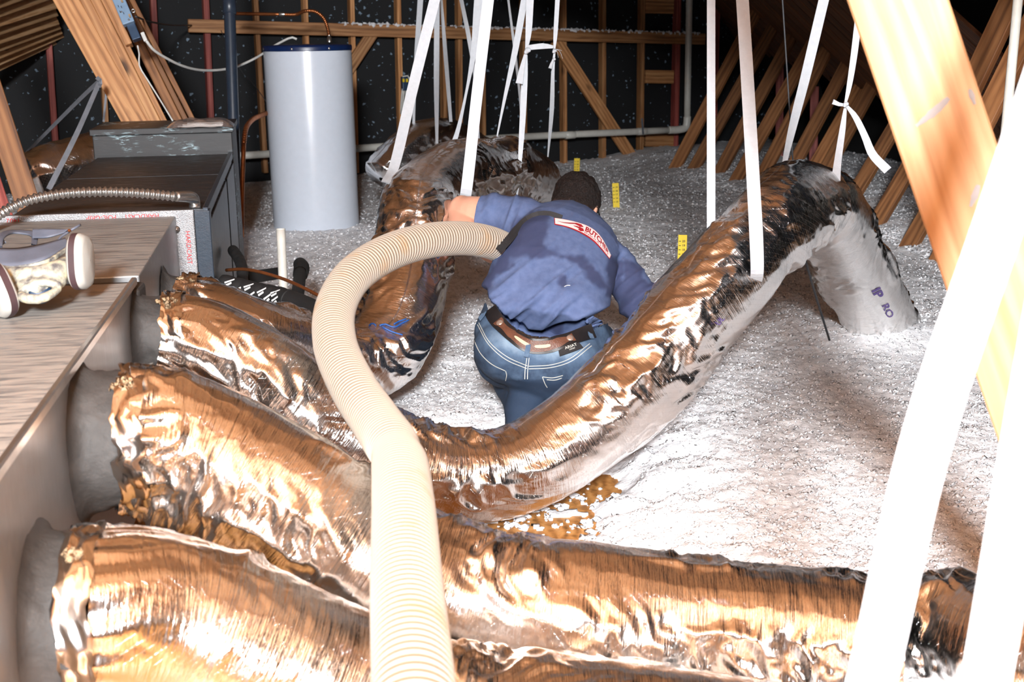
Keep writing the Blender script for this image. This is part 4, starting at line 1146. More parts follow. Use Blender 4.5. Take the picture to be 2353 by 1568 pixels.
# give the wrap-around column a seamless u
uvl = me.uv_layers[0].data
arr = np.zeros(len(uvl) * 2, dtype=np.float32); uvl.foreach_get('uv', arr); arr = arr.reshape(-1, 4, 2)
m_ = (arr[:, 1, 0] < arr[:, 0, 0] - 0.5); arr[m_, 1, 0] += 1; arr[m_, 2, 0] += 1
uvl.foreach_set('uv', arr.ravel())
obj('blower_hose', me, M_HOSE, label='cream ribbed blower hose looping from the foreground to the man\'s arm', cat='hose')

# ------------------------------------------------------------------ the kneeling man
def ring(L, R, d, th, dl=0.0, off=0.0):
    """cross-section from its left and right outline pixels at depth d; th = half thickness"""
    l, r = P(L[0], L[1], d + dl), P(R[0], R[1], d - dl)
    return (l + r) / 2, nrm(r - l), np.linalg.norm(r - l) / 2, th, off
def loft_bm(bm, rings, spine=None, n=40, pw=2.3):
    C = np.array([r[0] for r in rings])
    T = np.gradient(C, axis=0)
    prev = None
    for i, (c, lat, rx, ry, off) in enumerate(rings):
        t = nrm(T[i] - lat * np.dot(T[i], lat))
        back = np.cross(lat, t)
        if back @ (CAM - c) < 0: back = -back
        a = np.linspace(0, 2 * math.pi, n, endpoint=False)
        ca, sa = np.cos(a), np.sin(a)
        ex = np.sign(ca) * np.abs(ca) ** (2 / pw); ey = np.sign(sa) * np.abs(sa) ** (2 / pw)
        ringv = [bm.verts.new(Vector(c + lat * rx * x + back * (ry * y + off))) for x, y in zip(ex, ey)]
        if prev:
            for j in range(n):
                bm.faces.new((prev[j], prev[(j + 1) % n], ringv[(j + 1) % n], ringv[j]))
        else:
            bm.faces.new(ringv[::-1])
        prev = ringv
    bm.faces.new(prev)
def limb_bm(bm, pts, rad, n=24, ds=0.02):
    c = spline(np.c_[np.asarray(pts, float), rad], ds)
    # rounded ends
    T, N, B = frames(c)
    a = np.linspace(0, 2 * math.pi, n, endpoint=False)
    prev = None
    rows = []
    for ph in np.linspace(80, 15, 4):
        q = math.radians(ph); rows.append((c[0, :3] - T[0] * c[0, 3] * math.sin(q), c[0, 3] * math.cos(q), N[0], B[0]))
    for i in range(len(c)): rows.append((c[i, :3], c[i, 3], N[i], B[i]))
    for ph in np.linspace(15, 80, 4):
        q = math.radians(ph); rows.append((c[-1, :3] + T[-1] * c[-1, 3] * math.sin(q), c[-1, 3] * math.cos(q), N[-1], B[-1]))
    for (p, r, nn, bb) in rows:
        rv = [bm.verts.new(Vector(p + r * (math.cos(t) * nn + math.sin(t) * bb))) for t in a]
        if prev:
            for j in range(n): bm.faces.new((prev[j], prev[(j + 1) % n], rv[(j + 1) % n], rv[j]))
        else: bm.faces.new(rv[::-1])
        prev = rv
    bm.faces.new(prev)
def ell_bm(bm, c, axes, rad, sub=4):
    m = frame_mat(c, *[np.asarray(x) * r for x, r in zip(axes, rad)])
    bmesh.ops.create_icosphere(bm, subdivisions=sub, radius=1.0, matrix=m)
def fuse(name, bm, voxel=0.008, smooth=4):
    """union of overlapping solids as one continuous surface"""
    me = bm_mesh(name, bm)
    o = bpy.data.objects.new(name, me); COL.objects.link(o)
    r = o.modifiers.new('r', 'REMESH'); r.mode = 'VOXEL'; r.voxel_size = voxel; r.use_smooth_shade = True
    if smooth:
        sm = o.modifiers.new('s', 'SMOOTH'); sm.factor = 0.5; sm.iterations = smooth
    dg = bpy.context.evaluated_depsgraph_get()
    ev = bpy.data.meshes.new_from_object(o.evaluated_get(dg))
    bpy.data.objects.remove(o)
    ev.name = name
    return ev
def get_v(me):
    a = np.zeros(len(me.vertices) * 3, dtype=np.float32); me.vertices.foreach_get('co', a); return a.reshape(-1, 3).astype(float)
def get_n(me):
    return np.array([v.normal[:] for v in me.vertices])
def set_v(me, V):
    me.vertices.foreach_set('co', V.astype(np.float32).ravel()); me.update()
def attr(me, name, vals):
    a = me.attributes.new(name, 'FLOAT', 'POINT'); a.data.foreach_set('value', np.asarray(vals, dtype=np.float32))
def bvh_of(me):
    V = get_v(me); return BVHTree.FromPolygons([tuple(v) for v in V], [tuple(p.vertices) for p in me.polygons])
def poly_dist(px, py, poly):
    """signed distance in pixels, negative inside"""
    poly = np.asarray(poly, float)
    d = np.full(px.shape, 1e9); ins = np.zeros(px.shape, bool)
    for (x0, y0), (x1, y1) in zip(poly, np.roll(poly, -1, 0)):
        ex, ey = x1 - x0, y1 - y0
        t = np.clip(((px - x0) * ex + (py - y0) * ey) / (ex * ex + ey * ey + 1e-9), 0, 1)
        d = np.minimum(d, np.hypot(px - x0 - t * ex, py - y0 - t * ey))
        ins ^= ((y0 > py) != (y1 > py)) & (px < (x1 - x0) * (py - y0) / (y1 - y0 + 1e-12) + x0)
    return np.where(ins, -d, d)

# materials of the figure
def mk_shirt():
    t = NT('blue_cotton_shirt')
    at = t.n('ShaderNodeAttribute', attribute_name='wet')
    v = t.coord('Object')
    n = t.noise(v, 40, 4); wv = t.noise(v, 420, 2)
    dry = t.ramp(n, [(0.3, srgb(78, 92, 128)), (0.7, srgb(92, 106, 142))])
    c = t.mix(at.outputs['Fac'], dry, srgb(52, 56, 84))
    return t.out(c, 0.85, 0, t.bump(wv, 0.25, 0.001), spec=0.2)
M_SHIRT = mk_shirt()
def mk_denim():
    t = NT('worn_blue_denim')
    at = t.n('ShaderNodeAttribute', attribute_name='fade')
    v = t.coord('Object')
    n = t.noise(v, 22, 5, 0.6); tw = t.noise(t.coord('Object', (1, 1, 0.25)), 500, 2)
    f = t.math('ADD', t.math('MULTIPLY', n, 0.55), t.math('MULTIPLY', at.outputs['Fac'], 0.55))
    c = t.ramp(f, [(0.2, srgb(40, 54, 74)), (0.5, srgb(78, 98, 122)), (0.8, srgb(132, 152, 170))])
    return t.out(c, 0.85, 0, t.bump(tw, 0.35, 0.0012), spec=0.2)
M_DENIM = mk_denim()
M_SKIN = plain('skin', srgb(204, 152, 128), 0.5, var=0.08, scale=12, Subsurface_Weight=0.1)
M_THREAD = plain('pale_stitching', srgb(176, 178, 172), 0.8)
M_BELT = plain('brown_tooled_leather', srgb(92, 56, 40), 0.5, var=0.25, scale=40, bump=0.6)
M_BELTB = plain('black_leather', srgb(24, 22, 24), 0.45)
M_TAN = plain('tan_inlay', srgb(206, 172, 142), 0.6)
M_SILVER = plain('silver_concho', srgb(226, 206, 192), 0.25, 0.8)
M_PATCH = plain('white_badge', srgb(232, 222, 220), 0.7, var=0.03)
M_RED2 = plain('badge_red', srgb(168, 22, 34), 0.7)
M_BLACKW = plain('black_webbing', srgb(34, 32, 34), 0.8, bump=0.5)

man = thing('person', 'man in blue shirt and jeans kneeling in the insulation holding the hose', 'person', on_z(1240, 930, 0.0))

# --- jeans
bm = bmesh.new()
loft_bm(bm, [ring((1122, 688), (1392, 735), 4.12, 0.115), ring((1106, 716), (1397, 760), 4.08, 0.128), ring((1090, 762), (1404, 792), 4.02, 0.150), ring((1092, 815), (1392, 838), 3.99, 0.150),
             ring((1118, 852), (1362, 872), 3.98, 0.125), ring((1160, 872), (1320, 892), 4.0, 0.08)])
lat = nrm(P(1404, 792, 4.0) - P(1090, 762, 4.0))
ell_bm(bm, P(1165, 808, 3.97), (lat, nrm(np.cross(lat, Z)), Z), (0.105, 0.13, 0.105))
ell_bm(bm, P(1318, 828, 3.96), (lat, nrm(np.cross(lat, Z)), Z), (0.105, 0.13, 0.105))
# thighs run forward under the body, shins fold back under them
limb_bm(bm, [P(1160, 825, 4.03), P(1150, 800, 4.25), P(1140, 775, 4.45)], [0.095, 0.092, 0.075])
limb_bm(bm, [P(1320, 840, 4.02), P(1345, 815, 4.25), P(1372, 790, 4.45)], [0.095, 0.092, 0.075])
limb_bm(bm, [P(1140, 800, 4.45), P(1180, 880, 4.2), P(1200, 925, 4.05), P(1195, 985, 3.95)], [0.07, 0.068, 0.062, 0.05])
limb_bm(bm, [P(1225, 868, 4.02), P(1214, 905, 3.99), P(1205, 950, 3.97), P(1200, 990, 3.96)], [0.072, 0.066, 0.062, 0.052])
limb_bm(bm, [P(1372, 810, 4.45), P(1330, 890, 4.2), P(1300, 940, 4.05)], [0.07, 0.066, 0.052])
jeans_me = fuse('jeans', bm, 0.008, 6)
V = get_v(jeans_me); Nn = get_n(jeans_me)
px, py = proj(V)
V = V + Nn * (0.0035 * noise(V[:, 0] * 9, V[:, 1] * 9, V[:, 2] * 22, 71) + 0.002 * noise(V[:, 0] * 25, V[:, 1] * 25, V[:, 2] * 40, 72))[:, None]
# the crease between seat and leg
set_v(jeans_me, V)
fade = 0.9 * np.exp(-((px - 1190) / 70) ** 2 - ((py - 775) / 40) ** 2) + 0.9 * np.exp(-((px - 1290) / 70) ** 2 - ((py - 800) / 30) ** 2) - 0.8 * sstep(872, 884, py)
attr(jeans_me, 'fade', np.clip(fade, -0.6, 1))
jeans = obj('jeans', jeans_me, M_DENIM, man, label='worn blue denim jeans')

belt_path = [(1118, 700), (1130, 728), (1152, 752), (1185, 779), (1220, 794), (1262, 792), (1305, 780), (1340, 768), (1372, 756), (1400, 745)]
def belt_y(x):
    q = np.array(belt_path); return np.interp(x, q[:, 0], q[:, 1])
V = get_v(jeans_me); Nn = get_n(jeans_me); px, py = proj(V)
V = V - Nn * (0.045 * sstep(-4, -26, py - belt_y(px)))[:, None]
set_v(jeans_me, V)
bmv = bmesh.new(); bmv.from_mesh(jeans_me); bmv.verts.ensure_lookup_table()
px, py = proj(V)
cut = (py < belt_y(px) - 5) & (px > 1100) & (px < 1402)
bmesh.ops.delete(bmv, geom=[bmv.verts[i] for i in np.nonzero(cut)[0]], context='VERTS')
bmv.to_mesh(jeans_me); bmv.free()
# --- shirt: trunk, raised left sleeve, right sleeve
bm = bmesh.new()
loft_bm(bm, [ring((1118, 742), (1386, 782), 4.05, 0.118), ring((1112, 716), (1392, 760), 4.07, 0.134), ring((1108, 694), (1396, 740), 4.08, 0.138), ring((1109, 664), (1396, 718), 4.11, 0.138), ring((1128, 612), (1402, 690), 4.16, 0.145), ring((1162, 556), (1408, 650), 4.24, 0.145),
             ring((1190, 520), (1414, 618), 4.33, 0.135), ring((1212, 500), (1412, 592), 4.41, 0.118), ring((1240, 488), (1396, 562), 4.48, 0.095), ring((1262, 484), (1378, 536), 4.53, 0.075)])
# left upper arm out to the side, sleeve ends short of the elbow
sl = [P(1235, 540, 4.36), P(1205, 515, 4.40), P(1165, 502, 4.43), P(1130, 497, 4.45), P(1106, 495, 4.46)]
limb_bm(bm, sl, [0.10, 0.092, 0.080, 0.076, 0.076])
sr = [P(1385, 600, 4.36), P(1412, 618, 4.34), P(1440, 648, 4.3), P(1475, 690, 4.26), P(1500, 705, 4.27)]
limb_bm(bm, sr, [0.085, 0.074, 0.066, 0.064, 0.062])
shirt_me = fuse('shirt', bm, 0.0065, 5)
# trim the sleeve square at the cuff
bmv = bmesh.new(); bmv.from_mesh(shirt_me)
cuff_c = P(1106, 494, 4.46); cuff_n = nrm(sl[-1] - sl[-2])
bmesh.ops.bisect_plane(bmv, geom=list(bmv.verts) + list(bmv.edges) + list(bmv.faces), plane_co=Vector(cuff_c), plane_no=Vector(cuff_n), clear_outer=True)
bmv.to_mesh(shirt_me); bmv.free()
V = get_v(shirt_me); Nn = get_n(shirt_me)
px, py = proj(V)
# folds sweep from the lower right up to the left, gathered at the belt and at the sleeve
u_ = (px * 0.62 + py * 0.78) / 100; w_ = (px * 0.78 - py * 0.62) / 100
low = sstep(560, 740, py)
fold = (1 - 2 * np.abs(noise(u_ * 2.6 + 0.5 * noise(w_ * 0.8, u_ * 0.8, 0, 61), w_ * 0.55, 0, 62))) * (0.0025 + 0.009 * low)
fold2 = (1 - 2 * np.abs(noise(u_ * 5.5, w_ * 0.9, 3, 63))) * (0.001 + 0.004 * low)
slv = sstep(1215, 1180, px) * sstep(580, 545, py)
fold3 = (1 - 2 * np.abs(noise(px / 22 + py / 60, py / 90, 0, 64))) * 0.007 * slv
slr = sstep(1405, 1425, px)
fold4 = (1 - 2 * np.abs(noise((px * 0.6 + py * 0.8) / 17, (px * 0.8 - py * 0.6) / 70, 0, 65))) * 0.007 * slr
# blouse over the belt
tuck = 0.010 * np.exp(-((py - (700 + 60 * np.exp(-((px - 1250) / 70) ** 2))) / 22) ** 2)
V = V + Nn * (fold + fold2 + fold3 + fold4 + 0.006 * sstep(-80, -34, py - belt_y(px)) - 0.06 * sstep(-44, -20, py - belt_y(px)) * (px < 1410))[:, None]
set_v(shirt_me, V)
wob = 9 * noise(px / 28, py / 28, 0, 66) + 4 * noise(px / 10, py / 10, 0, 67)
wets = [[(1190, 495), (1262, 488), (1262, 530), (1250, 560), (1290, 580), (1340, 590), (1380, 625), (1395, 660), (1370, 670), (1345, 625), (1300, 600), (1230, 590), (1180, 600), (1140, 640), (1112, 700), (1095, 690), (1115, 640), (1150, 580)],
        [(1400, 590), (1440, 600), (1440, 690), (1405, 700), (1390, 650)], [(1225, 765), (1290, 760), (1285, 800), (1215, 795)], [(1290, 640), (1300, 635), (1303, 655), (1293, 658)], [(1110, 440), (1240, 440), (1240, 455), (1110, 450)],
        [(1430, 590), (1500, 650), (1520, 740), (1420, 720)]]
wet = np.zeros(len(V))
for pl in wets:
    wet = np.maximum(wet, sstep(7, -7, poly_dist(px, py, pl) + wob))
front = (Nn @ nrm(CAM - P(1250, 620, 4.2))) 
attr(shirt_me, 'wet', wet * 0.85)
shirt = obj('shirt', shirt_me, M_SHIRT, man, label='blue cotton work shirt with dark sweat patches')
sol = shirt.modifiers.new('cloth', 'SOLIDIFY'); sol.thickness = 0.003; sol.offset = -1

# --- body: head, neck, torso core, arms and hands, one surface
bm = bmesh.new()
hc_ = P(1322, 474, 4.66)
face = nrm(fwd * 0.80 - upv * 0.45 + rgt * 0.22)              # he looks down and away to the right
side = nrm(np.cross(face, upv)); crown = nrm(np.cross(side, face))
tilt = math.radians(-12)
side, crown = side * math.cos(tilt) + crown * math.sin(tilt), crown * math.cos(tilt) - side * math.sin(tilt)
HW = 0.076
ell_bm(bm, hc_ + crown * 0.022 - face * 0.010, (side, face, crown), (HW, 0.098, 0.086))
ell_bm(bm, hc_ - crown * 0.045 + face * 0.030, (side, face, crown), (0.062, 0.062, 0.072))
ell_bm(bm, hc_ - crown * 0.088 + face * 0.062, (side, face, crown), (0.03, 0.026, 0.022))          # chin
ell_bm(bm, hc_ - crown * 0.022 + face * 0.104, (side, face, crown), (0.013, 0.020, 0.022))         # nose tip
limb_bm(bm, [hc_ + crown * 0.012 + face * 0.088, hc_ - crown * 0.02 + face * 0.103], [0.009, 0.012])  # bridge
ell_bm(bm, hc_ - crown * 0.058 + face * 0.086, (side, face, crown), (0.024, 0.012, 0.010))         # lips
for sgn in (-1, 1):
    ell_bm(bm, hc_ + crown * 0.012 + face * 0.084 + side * 0.03 * sgn, (side, face, crown), (0.02, 0.012, 0.008))   # brow
    ell_bm(bm, hc_ - crown * 0.018 + face * 0.080 + side * 0.033 * sgn, (side, face, crown), (0.02, 0.016, 0.016))  # cheek
    ear = hc_ - crown * 0.018 + side * (HW + 0.006) * sgn - face * 0.006
    ell_bm(bm, ear, (side, nrm(face - side * 0.3 * sgn), crown), (0.009, 0.018, 0.031), 3)
nb_ = P(1330, 528, 4.52)
limb_bm(bm, [hc_ - crown * 0.05 - face * 0.02, nb_, P(1318, 560, 4.42)], [0.056, 0.056, 0.075])
limb_bm(bm, [P(1318, 560, 4.42), P(1290, 620, 4.3), P(1260, 700, 4.17)], [0.075, 0.085, 0.08])
# shoulders through the raised left arm: elbow, forearm folding back under the hose
limb_bm(bm, [P(1318, 555, 4.43), P(1250, 520, 4.42), P(1190, 505, 4.44), P(1130, 492, 4.46), P(1090, 486, 4.48), P(1062, 480, 4.52)], [0.07, 0.07, 0.062, 0.058, 0.054, 0.046])
wr = P(1128, 585, 4.30)
limb_bm(bm, [P(1062, 478, 4.52), P(1056, 494, 4.52), P(1076, 530, 4.44), P(1105, 562, 4.36), wr], [0.046, 0.047, 0.046, 0.038, 0.030])
# right arm reaching forward beyond the duct
elb = P(1495, 700, 4.27); wr2 = P(1548, 640, 4.62)
limb_bm(bm, [P(1330, 560, 4.42), P(1395, 600, 4.38), P(1440, 645, 4.32), elb], [0.07, 0.066, 0.056, 0.048])
limb_bm(bm, [elb, P(1520, 678, 4.42), wr2], [0.048, 0.044, 0.030])
def hand(w_pt, along, palmn, curl, thumb_side):
    """palm and five fingers; along = direction of the knuckles from the wrist, palmn = palm normal"""
    along, palmn = nrm(along), nrm(palmn - along * np.dot(palmn, nrm(along)))
    acr = np.cross(along, palmn) * thumb_side
    limb_bm(bm, [w_pt, w_pt + along * 0.035], [0.029, 0.03])
    ell_bm(bm, w_pt + along * 0.062, (acr, along, palmn), (0.042, 0.05, 0.017), 3)
    for k, (off, ln) in enumerate(((0.030, 0.070), (0.010, 0.080), (-0.010, 0.076), (-0.029, 0.060))):
        p = w_pt + along * 0.10 + acr * off
        d0 = along; q = [p - along * 0.02, p]
        for j in range(3):
            an_ = math.radians(curl * (j + 1) / 1.2)
            q.append(q[-1] + (along * math.cos(an_) + palmn * math.sin(an_)) * ln / 3 * (1.15 - 0.15 * j))
        limb_bm(bm, q, [0.0095, 0.0095, 0.009, 0.0085, 0.0075], 12, 0.008)
    p = w_pt + along * 0.03 + acr * 0.03
    limb_bm(bm, [p, p + along * 0.02 + acr * 0.022 + palmn * 0.008, p + along * 0.045 + acr * 0.026 + palmn * 0.026, p + along * 0.062 + acr * 0.016 + palmn * 0.042], [0.012, 0.0115, 0.0105, 0.009], 12, 0.008)
hose_ax = nrm(P(1180, 585, 4.2) - P(1065, 548, 3.96))
grip = P(1150, 570, 4.12)                       # the hose at the hand
to_h = nrm(grip - wr)
hand(wr, nrm(rgt * 0.75 - upv * 0.25 - fwd * 0.55), nrm(upv * 0.8 - fwd * 0.2), 52, 1)
hand(wr2, nrm(wr2 - P(1520, 678, 4.42)), nrm(-Z), 22, -1)
body_me = fuse('body', bm, 0.0042, 3)
bodyo = obj('body', body_me, M_SKIN, man)

# --- hair
M_HAIR = None
def mk_hair():
    t = NT('dark_brown_hair')
    v = t.coord('Object')
    n = t.noise(v, 190, 4, 0.7, 0.6); b = t.noise(v, 30, 3)
    at = t.n('ShaderNodeAttribute', attribute_name='thin')
    c = t.ramp(n, [(0.3, srgb(10, 6, 5)), (0.7, srgb(38, 25, 21))])
    c = t.mix(t.math('MULTIPLY', at.outputs['Fac'], t.ramp(n, [(0.45, (0, 0, 0)), (0.6, (1, 1, 1))])), c, srgb(190, 136, 122))
    return t.out(c, 0.5, 0, t.bump(n, 1.0, 0.006), spec=0.35)
M_HAIR = mk_hair()
bm = bmesh.new()
ell_bm(bm, hc_ + crown * 0.024 - face * 0.014, (side, face, crown), (HW + 0.012, 0.108, 0.098), 5)
ell_bm(bm, hc_ - crown * 0.026 - face * 0.040, (side, face, crown), (HW + 0.002, 0.068, 0.070), 4)
hair_me = fuse('hair', bm, 0.005, 3)
bmv = bmesh.new(); bmv.from_mesh(hair_me)
# cut away the face and a slanting nape line
bmesh.ops.bisect_plane(bmv, geom=list(bmv.verts) + list(bmv.edges) + list(bmv.faces), plane_co=Vector(hc_ + face * 0.052 + crown * 0.03), plane_no=Vector(nrm(face - crown * 0.55)), clear_outer=True)
bmv.to_mesh(hair_me); bmv.free()
V = get_v(hair_me); Nn = get_n(hair_me)
V = V + Nn * (0.004 * noise(V[:, 0] * 40, V[:, 1] * 40, V[:, 2] * 40, 81) + 0.0025 * noise(V[:, 0] * 130, V[:, 1] * 130, V[:, 2] * 130, 82))[:, None]
set_v(hair_me, V)
px, py = proj(V)
nape = (V - hc_) @ crown
attr(hair_me, 'thin', sstep(-0.035, -0.085, nape) * sstep(0.0, -0.03, (V - hc_) @ face))
hair = obj('hair', hair_me, M_HAIR, man, label='short dark brown hair')
# glasses temple by the right ear
tube('glasses_temple', [hc_ + side * (HW + 0.012) - crown * 0.002 - face * 0.02, hc_ + side * (HW + 0.010) + face * 0.05, hc_ + side * 0.066 + face * 0.088], 0.003, M_INK, man, 8, 0.01)

# --- things laid on his clothes
bv_s, bv_j = bvh_of(shirt_me), bvh_of(jeans_me)
def lay(x, y, off=0.004, which='both'):
    r = Vector(ray(x, y)); best = None
    for bv in ((bv_s, bv_j) if which == 'both' else ((bv_s,) if which == 's' else (bv_j,))):
        h = bv.ray_cast(Vector(CAM), r)
        if h[0] is not None and (best is None or h[3] < best[3]): best = h
    if best is None:
        return P(x, y, 4.1), -np.array(r)
    n = np.array(best[1]); n = n if n @ np.array(r) < 0 else -n
    return np.array(best[0]) + n * off, n
def smooth1(a, k):
    a = np.asarray(a); p = np.pad(a, ((k, k), (0, 0)), mode='edge')
    return np.stack([np.convolve(p[:, i], np.ones(2 * k + 1) / (2 * k + 1), 'valid') for i in range(a.shape[1])], 1)
def laid_strip(name, path, wid, mat, parent=man, off=0.004, which='both', thk=0.0015, nsamp=60, sm=4, cols=5, wide=None, shift=0.0):
    """a flat strip following clothing along a pixel path; wid in metres"""
    pp = spline(np.c_[np.asarray(path, float), np.zeros(len(path))] * 0.001, 0.001)[:, :2] * 1000
    idx = np.linspace(0, len(pp) - 1, nsamp).astype(int); pp = pp[idx]
    hits = [lay(x, y, off, which) for x, y in pp]
    c = smooth1([h[0] for h in hits], sm); n = smooth1([h[1] for h in hits], sm); n /= np.linalg.norm(n, axis=1)[:, None]
    t = np.gradient(c, axis=0); t /= np.linalg.norm(t, axis=1)[:, None]
    sd = np.cross(t, n); sd /= np.linalg.norm(sd, axis=1)[:, None]
    if shift:
        up_s = np.where((sd @ upv > 0)[:, None], sd, -sd); c = smooth1(c + up_s * shift, 3)
    W = np.full(nsamp, wid) if wide is None else wid * np.asarray(wide(np.linspace(0, 1, nsamp)))
    g = np.linspace(-0.5, 0.5, cols)
    top = c[:, None] + sd[:, None] * (g[None, :] * W[:, None])[..., None] + n[:, None] * thk
    bot = c[:, None] + sd[:, None] * (g[None, ::-1] * W[:, None])[..., None] - n[:, None] * thk
    V = np.concatenate([top, bot], 1)
    o = obj(name, mesh_np(name, V, ring_quads(nsamp, 2 * cols), False), mat, parent)
    return o, c, n, t, sd
belt, bc_, bn_, bt_, bs_ = laid_strip('belt', [(x, y + 15) for x, y in belt_path[:-1]], 0.046, M_BELTB, off=0.008, which='j', thk=0.002, sm=5, nsamp=80, shift=0.017)
def on_belt(f, across, lift=0.003):
    i = f * (len(bc_) - 1); i0 = np.clip(np.floor(i).astype(int), 0, len(bc_) - 2); fr_ = (i - i0)[..., None]
    L = lambda a: a[i0] * (1 - fr_) + a[i0 + 1] * fr_
    return L(bc_) + L(bs_) * np.asarray(across)[..., None] + L(bn_) * lift
def belt_patch(name, f0, f1, w_, mat, lift, wide=None, n=40):
    f = np.linspace(f0, f1, n); s_ = np.linspace(0, 1, n)
    ww = w_ * (wide(s_) if wide else np.ones(n))
    g = np.linspace(-0.5, 0.5, 5)
    V = np.stack([on_belt(f, ww * k, lift) for k in g], 1)
    return obj(name, mesh_np(name, V, ring_quads(n, 5, False)), mat, belt)
belt_patch('leather_overlay', 0.13, 0.83, 0.034, M_BELT, 0.0032, lambda s: 0.55 + 0.45 * np.clip(1.25 - np.abs(s - 0.5) * 2.3, 0, 1) + 0.12 * np.cos(s * 30) * (np.abs(s - 0.5) > 0.28) + 0.25 * (np.abs(s - 0.5) > 0.46))
for f0, f1 in ((0.30, 0.46), (0.50, 0.64)):
    belt_patch('inlay', f0, f1, 0.010, M_TAN, 0.0042, lambda s: np.sqrt(np.clip(1 - (2 * s - 1) ** 4, 0, 1)))
for f in (0.155, 0.80):
    p = on_belt(np.array([f]), np.array([0.0]), 0.004)[0]; nn = bn_[int(f * 79)]
    lathe('concho', [(0.0001, 0.004), (0.004, 0.0045), (0.007, 0.003), (0.010, 0.003), (0.011, 0.0)], p, nn, M_SILVER, belt, 24)
for path in ([(1136, 706), (1122, 722), (1108, 738)], [(1217, 776), (1214, 800), (1209, 822)], [(1345, 752), (1350, 770), (1356, 786)]):
    lo, *_ = laid_strip('belt_loop', path, 0.015, M_DENIM, off=0.014, nsamp=16, sm=2)
    attr(lo.data, 'fade', np.full(len(lo.data.vertices), 0.35))
# brand tab on the waistband, lettering half hidden by the belt
tab, tc2, tn2, tt2, ts2 = laid_strip('waist_tab', [(1283, 810), (1308, 804), (1335, 793)], 0.030, M_BLACKW, off=0.006, which='j', nsamp=24)
tm, tl = len(tc2) // 2, nrm(tt2[len(tc2) // 2])
tow_ = ts2[tm] if ts2[tm] @ upv > 0 else -ts2[tm]
for s_, sz, dv in (('ARIAT', 0.014, 0.004), ('DENIM', 0.006, -0.006)):
    lettering('tab_lettering', s_, sz, lambda u, v, dv=dv: tc2[tm] + np.outer(u + 0.004, tl) + np.outer(v + dv, tow_) + tn2[tm] * 0.0035, M_THREAD, tab, 0.02)
# seams: yoke, centre seam and pocket edges
for path in ([(1098, 745), (1122, 790), (1160, 825), (1213, 848)], [(1213, 848), (1265, 845), (1310, 832), (1360, 795)], [(1101, 741), (1124, 785), (1163, 819), (1214, 842)], [(1213, 842), (1265, 839), (1308, 826), (1356, 790)],
             [(1216, 822), (1213, 850), (1212, 872)], [(1211, 822), (1207, 850), (1206, 872)],
             [(1090, 780), (1104, 810), (1130, 836), (1162, 852)], [(1162, 852), (1164, 862), (1162, 874)], [(1246, 866), (1270, 868), (1295, 862)], [(1246, 866), (1252, 880), (1258, 890)], [(1256, 872), (1275, 873), (1292, 868)]):
    laid_strip('seam', path, 0.0022, M_THREAD, off=0.003, which='j', nsamp=24, sm=1, thk=0.0006, cols=2)
# back badge across the shoulders
def badge_xy(s):
    k = np.linspace(0, 1, 7)
    top = np.array([(1268, 500), (1300, 504), (1348, 516), (1372, 532), (1387, 552), (1397, 572), (1406, 590)])
    bot = np.array([(1268, 515), (1305, 522), (1340, 538), (1365, 555), (1384, 576), (1394, 588), (1402, 597)])
    f = lambda a: np.stack([np.interp(s, k, a[:, i]) for i in (0, 1)], -1)
    return f(top), f(bot)
NB, MB_ = 60, 9
sg = np.linspace(0, 1, NB)
tp, bt = badge_xy(sg)
tp = smooth1(tp, 4); bt = smooth1(bt, 4)
G = np.zeros((NB, MB_, 3)); GN = np.zeros((NB, MB_, 3))
for i in range(NB):
    for j in range(MB_):
        x, y = tp[i] + (bt[i] - tp[i]) * j / (MB_ - 1)
        r_ = Vector(ray(x, y)); h = bv_s.ray_cast(Vector(CAM), r_)
        if h[0] is None or h[3] > 4.95:
            G[i, j] = np.nan
        else:
            G[i, j] = np.array(h[0]); 
for j in range(MB_):
    col = G[:, j]; ok = ~np.isnan(col[:, 0])
    if ok.sum() < 5: continue
for i in range(NB):
    row = G[i]; ok = ~np.isnan(row[:, 0])
    if ok.any():
        dref = depth(row[ok][0])
        dlast = np.array([depth(q) for q in row[ok]])
    jj = np.arange(MB_)
    for j in jj[~ok]:
        x, y = tp[i] + (bt[i] - tp[i]) * j / (MB_ - 1)
        k = jj[ok][np.argmin(np.abs(jj[ok] - j))] if ok.any() else None
        G[i, j] = P(x, y, depth(G[i, k]) + 0.004 * abs(k - j) if k is not None else 4.42)
flat = G.reshape(NB, -1); G = smooth1(flat, 3).reshape(NB, MB_, 3)
towc = nrm(CAM - G[NB // 2, MB_ // 2])
def badge_pt(s, v, lift):
    """s along 0..1, v across 0 top..1 bottom"""
    s = np.clip(np.asarray(s), 0, 1) * (NB - 1); v = np.clip(np.asarray(v), 0, 1) * (MB_ - 1)
    i0 = np.clip(np.floor(s).astype(int), 0, NB - 2); j0 = np.clip(np.floor(v).astype(int), 0, MB_ - 2)
    a, b = (s - i0)[:, None], (v - j0)[:, None]
    return G[i0, j0] * (1 - a) * (1 - b) + G[i0 + 1, j0] * a * (1 - b) + G[i0, j0 + 1] * (1 - a) * b + G[i0 + 1, j0 + 1] * a * b + towc * lift
def badge_sheet(name, s0, s1, v0, v1, lift, mat, parent):
    A, B = np.meshgrid(np.linspace(s0, s1, NB), np.linspace(v0, v1, MB_), indexing='ij')
    V = badge_pt(A.ravel(), B.ravel(), lift)
    return obj(name, mesh_np(name, V, ring_quads(NB, MB_, False)), mat, parent)
badge = badge_sheet('back_badge', 0, 1, 0, 1, 0.006, M_RED2, man)
badge_sheet('badge_field', 0.02, 0.975, 0.02, 0.86, 0.0075, M_PATCH, badge)
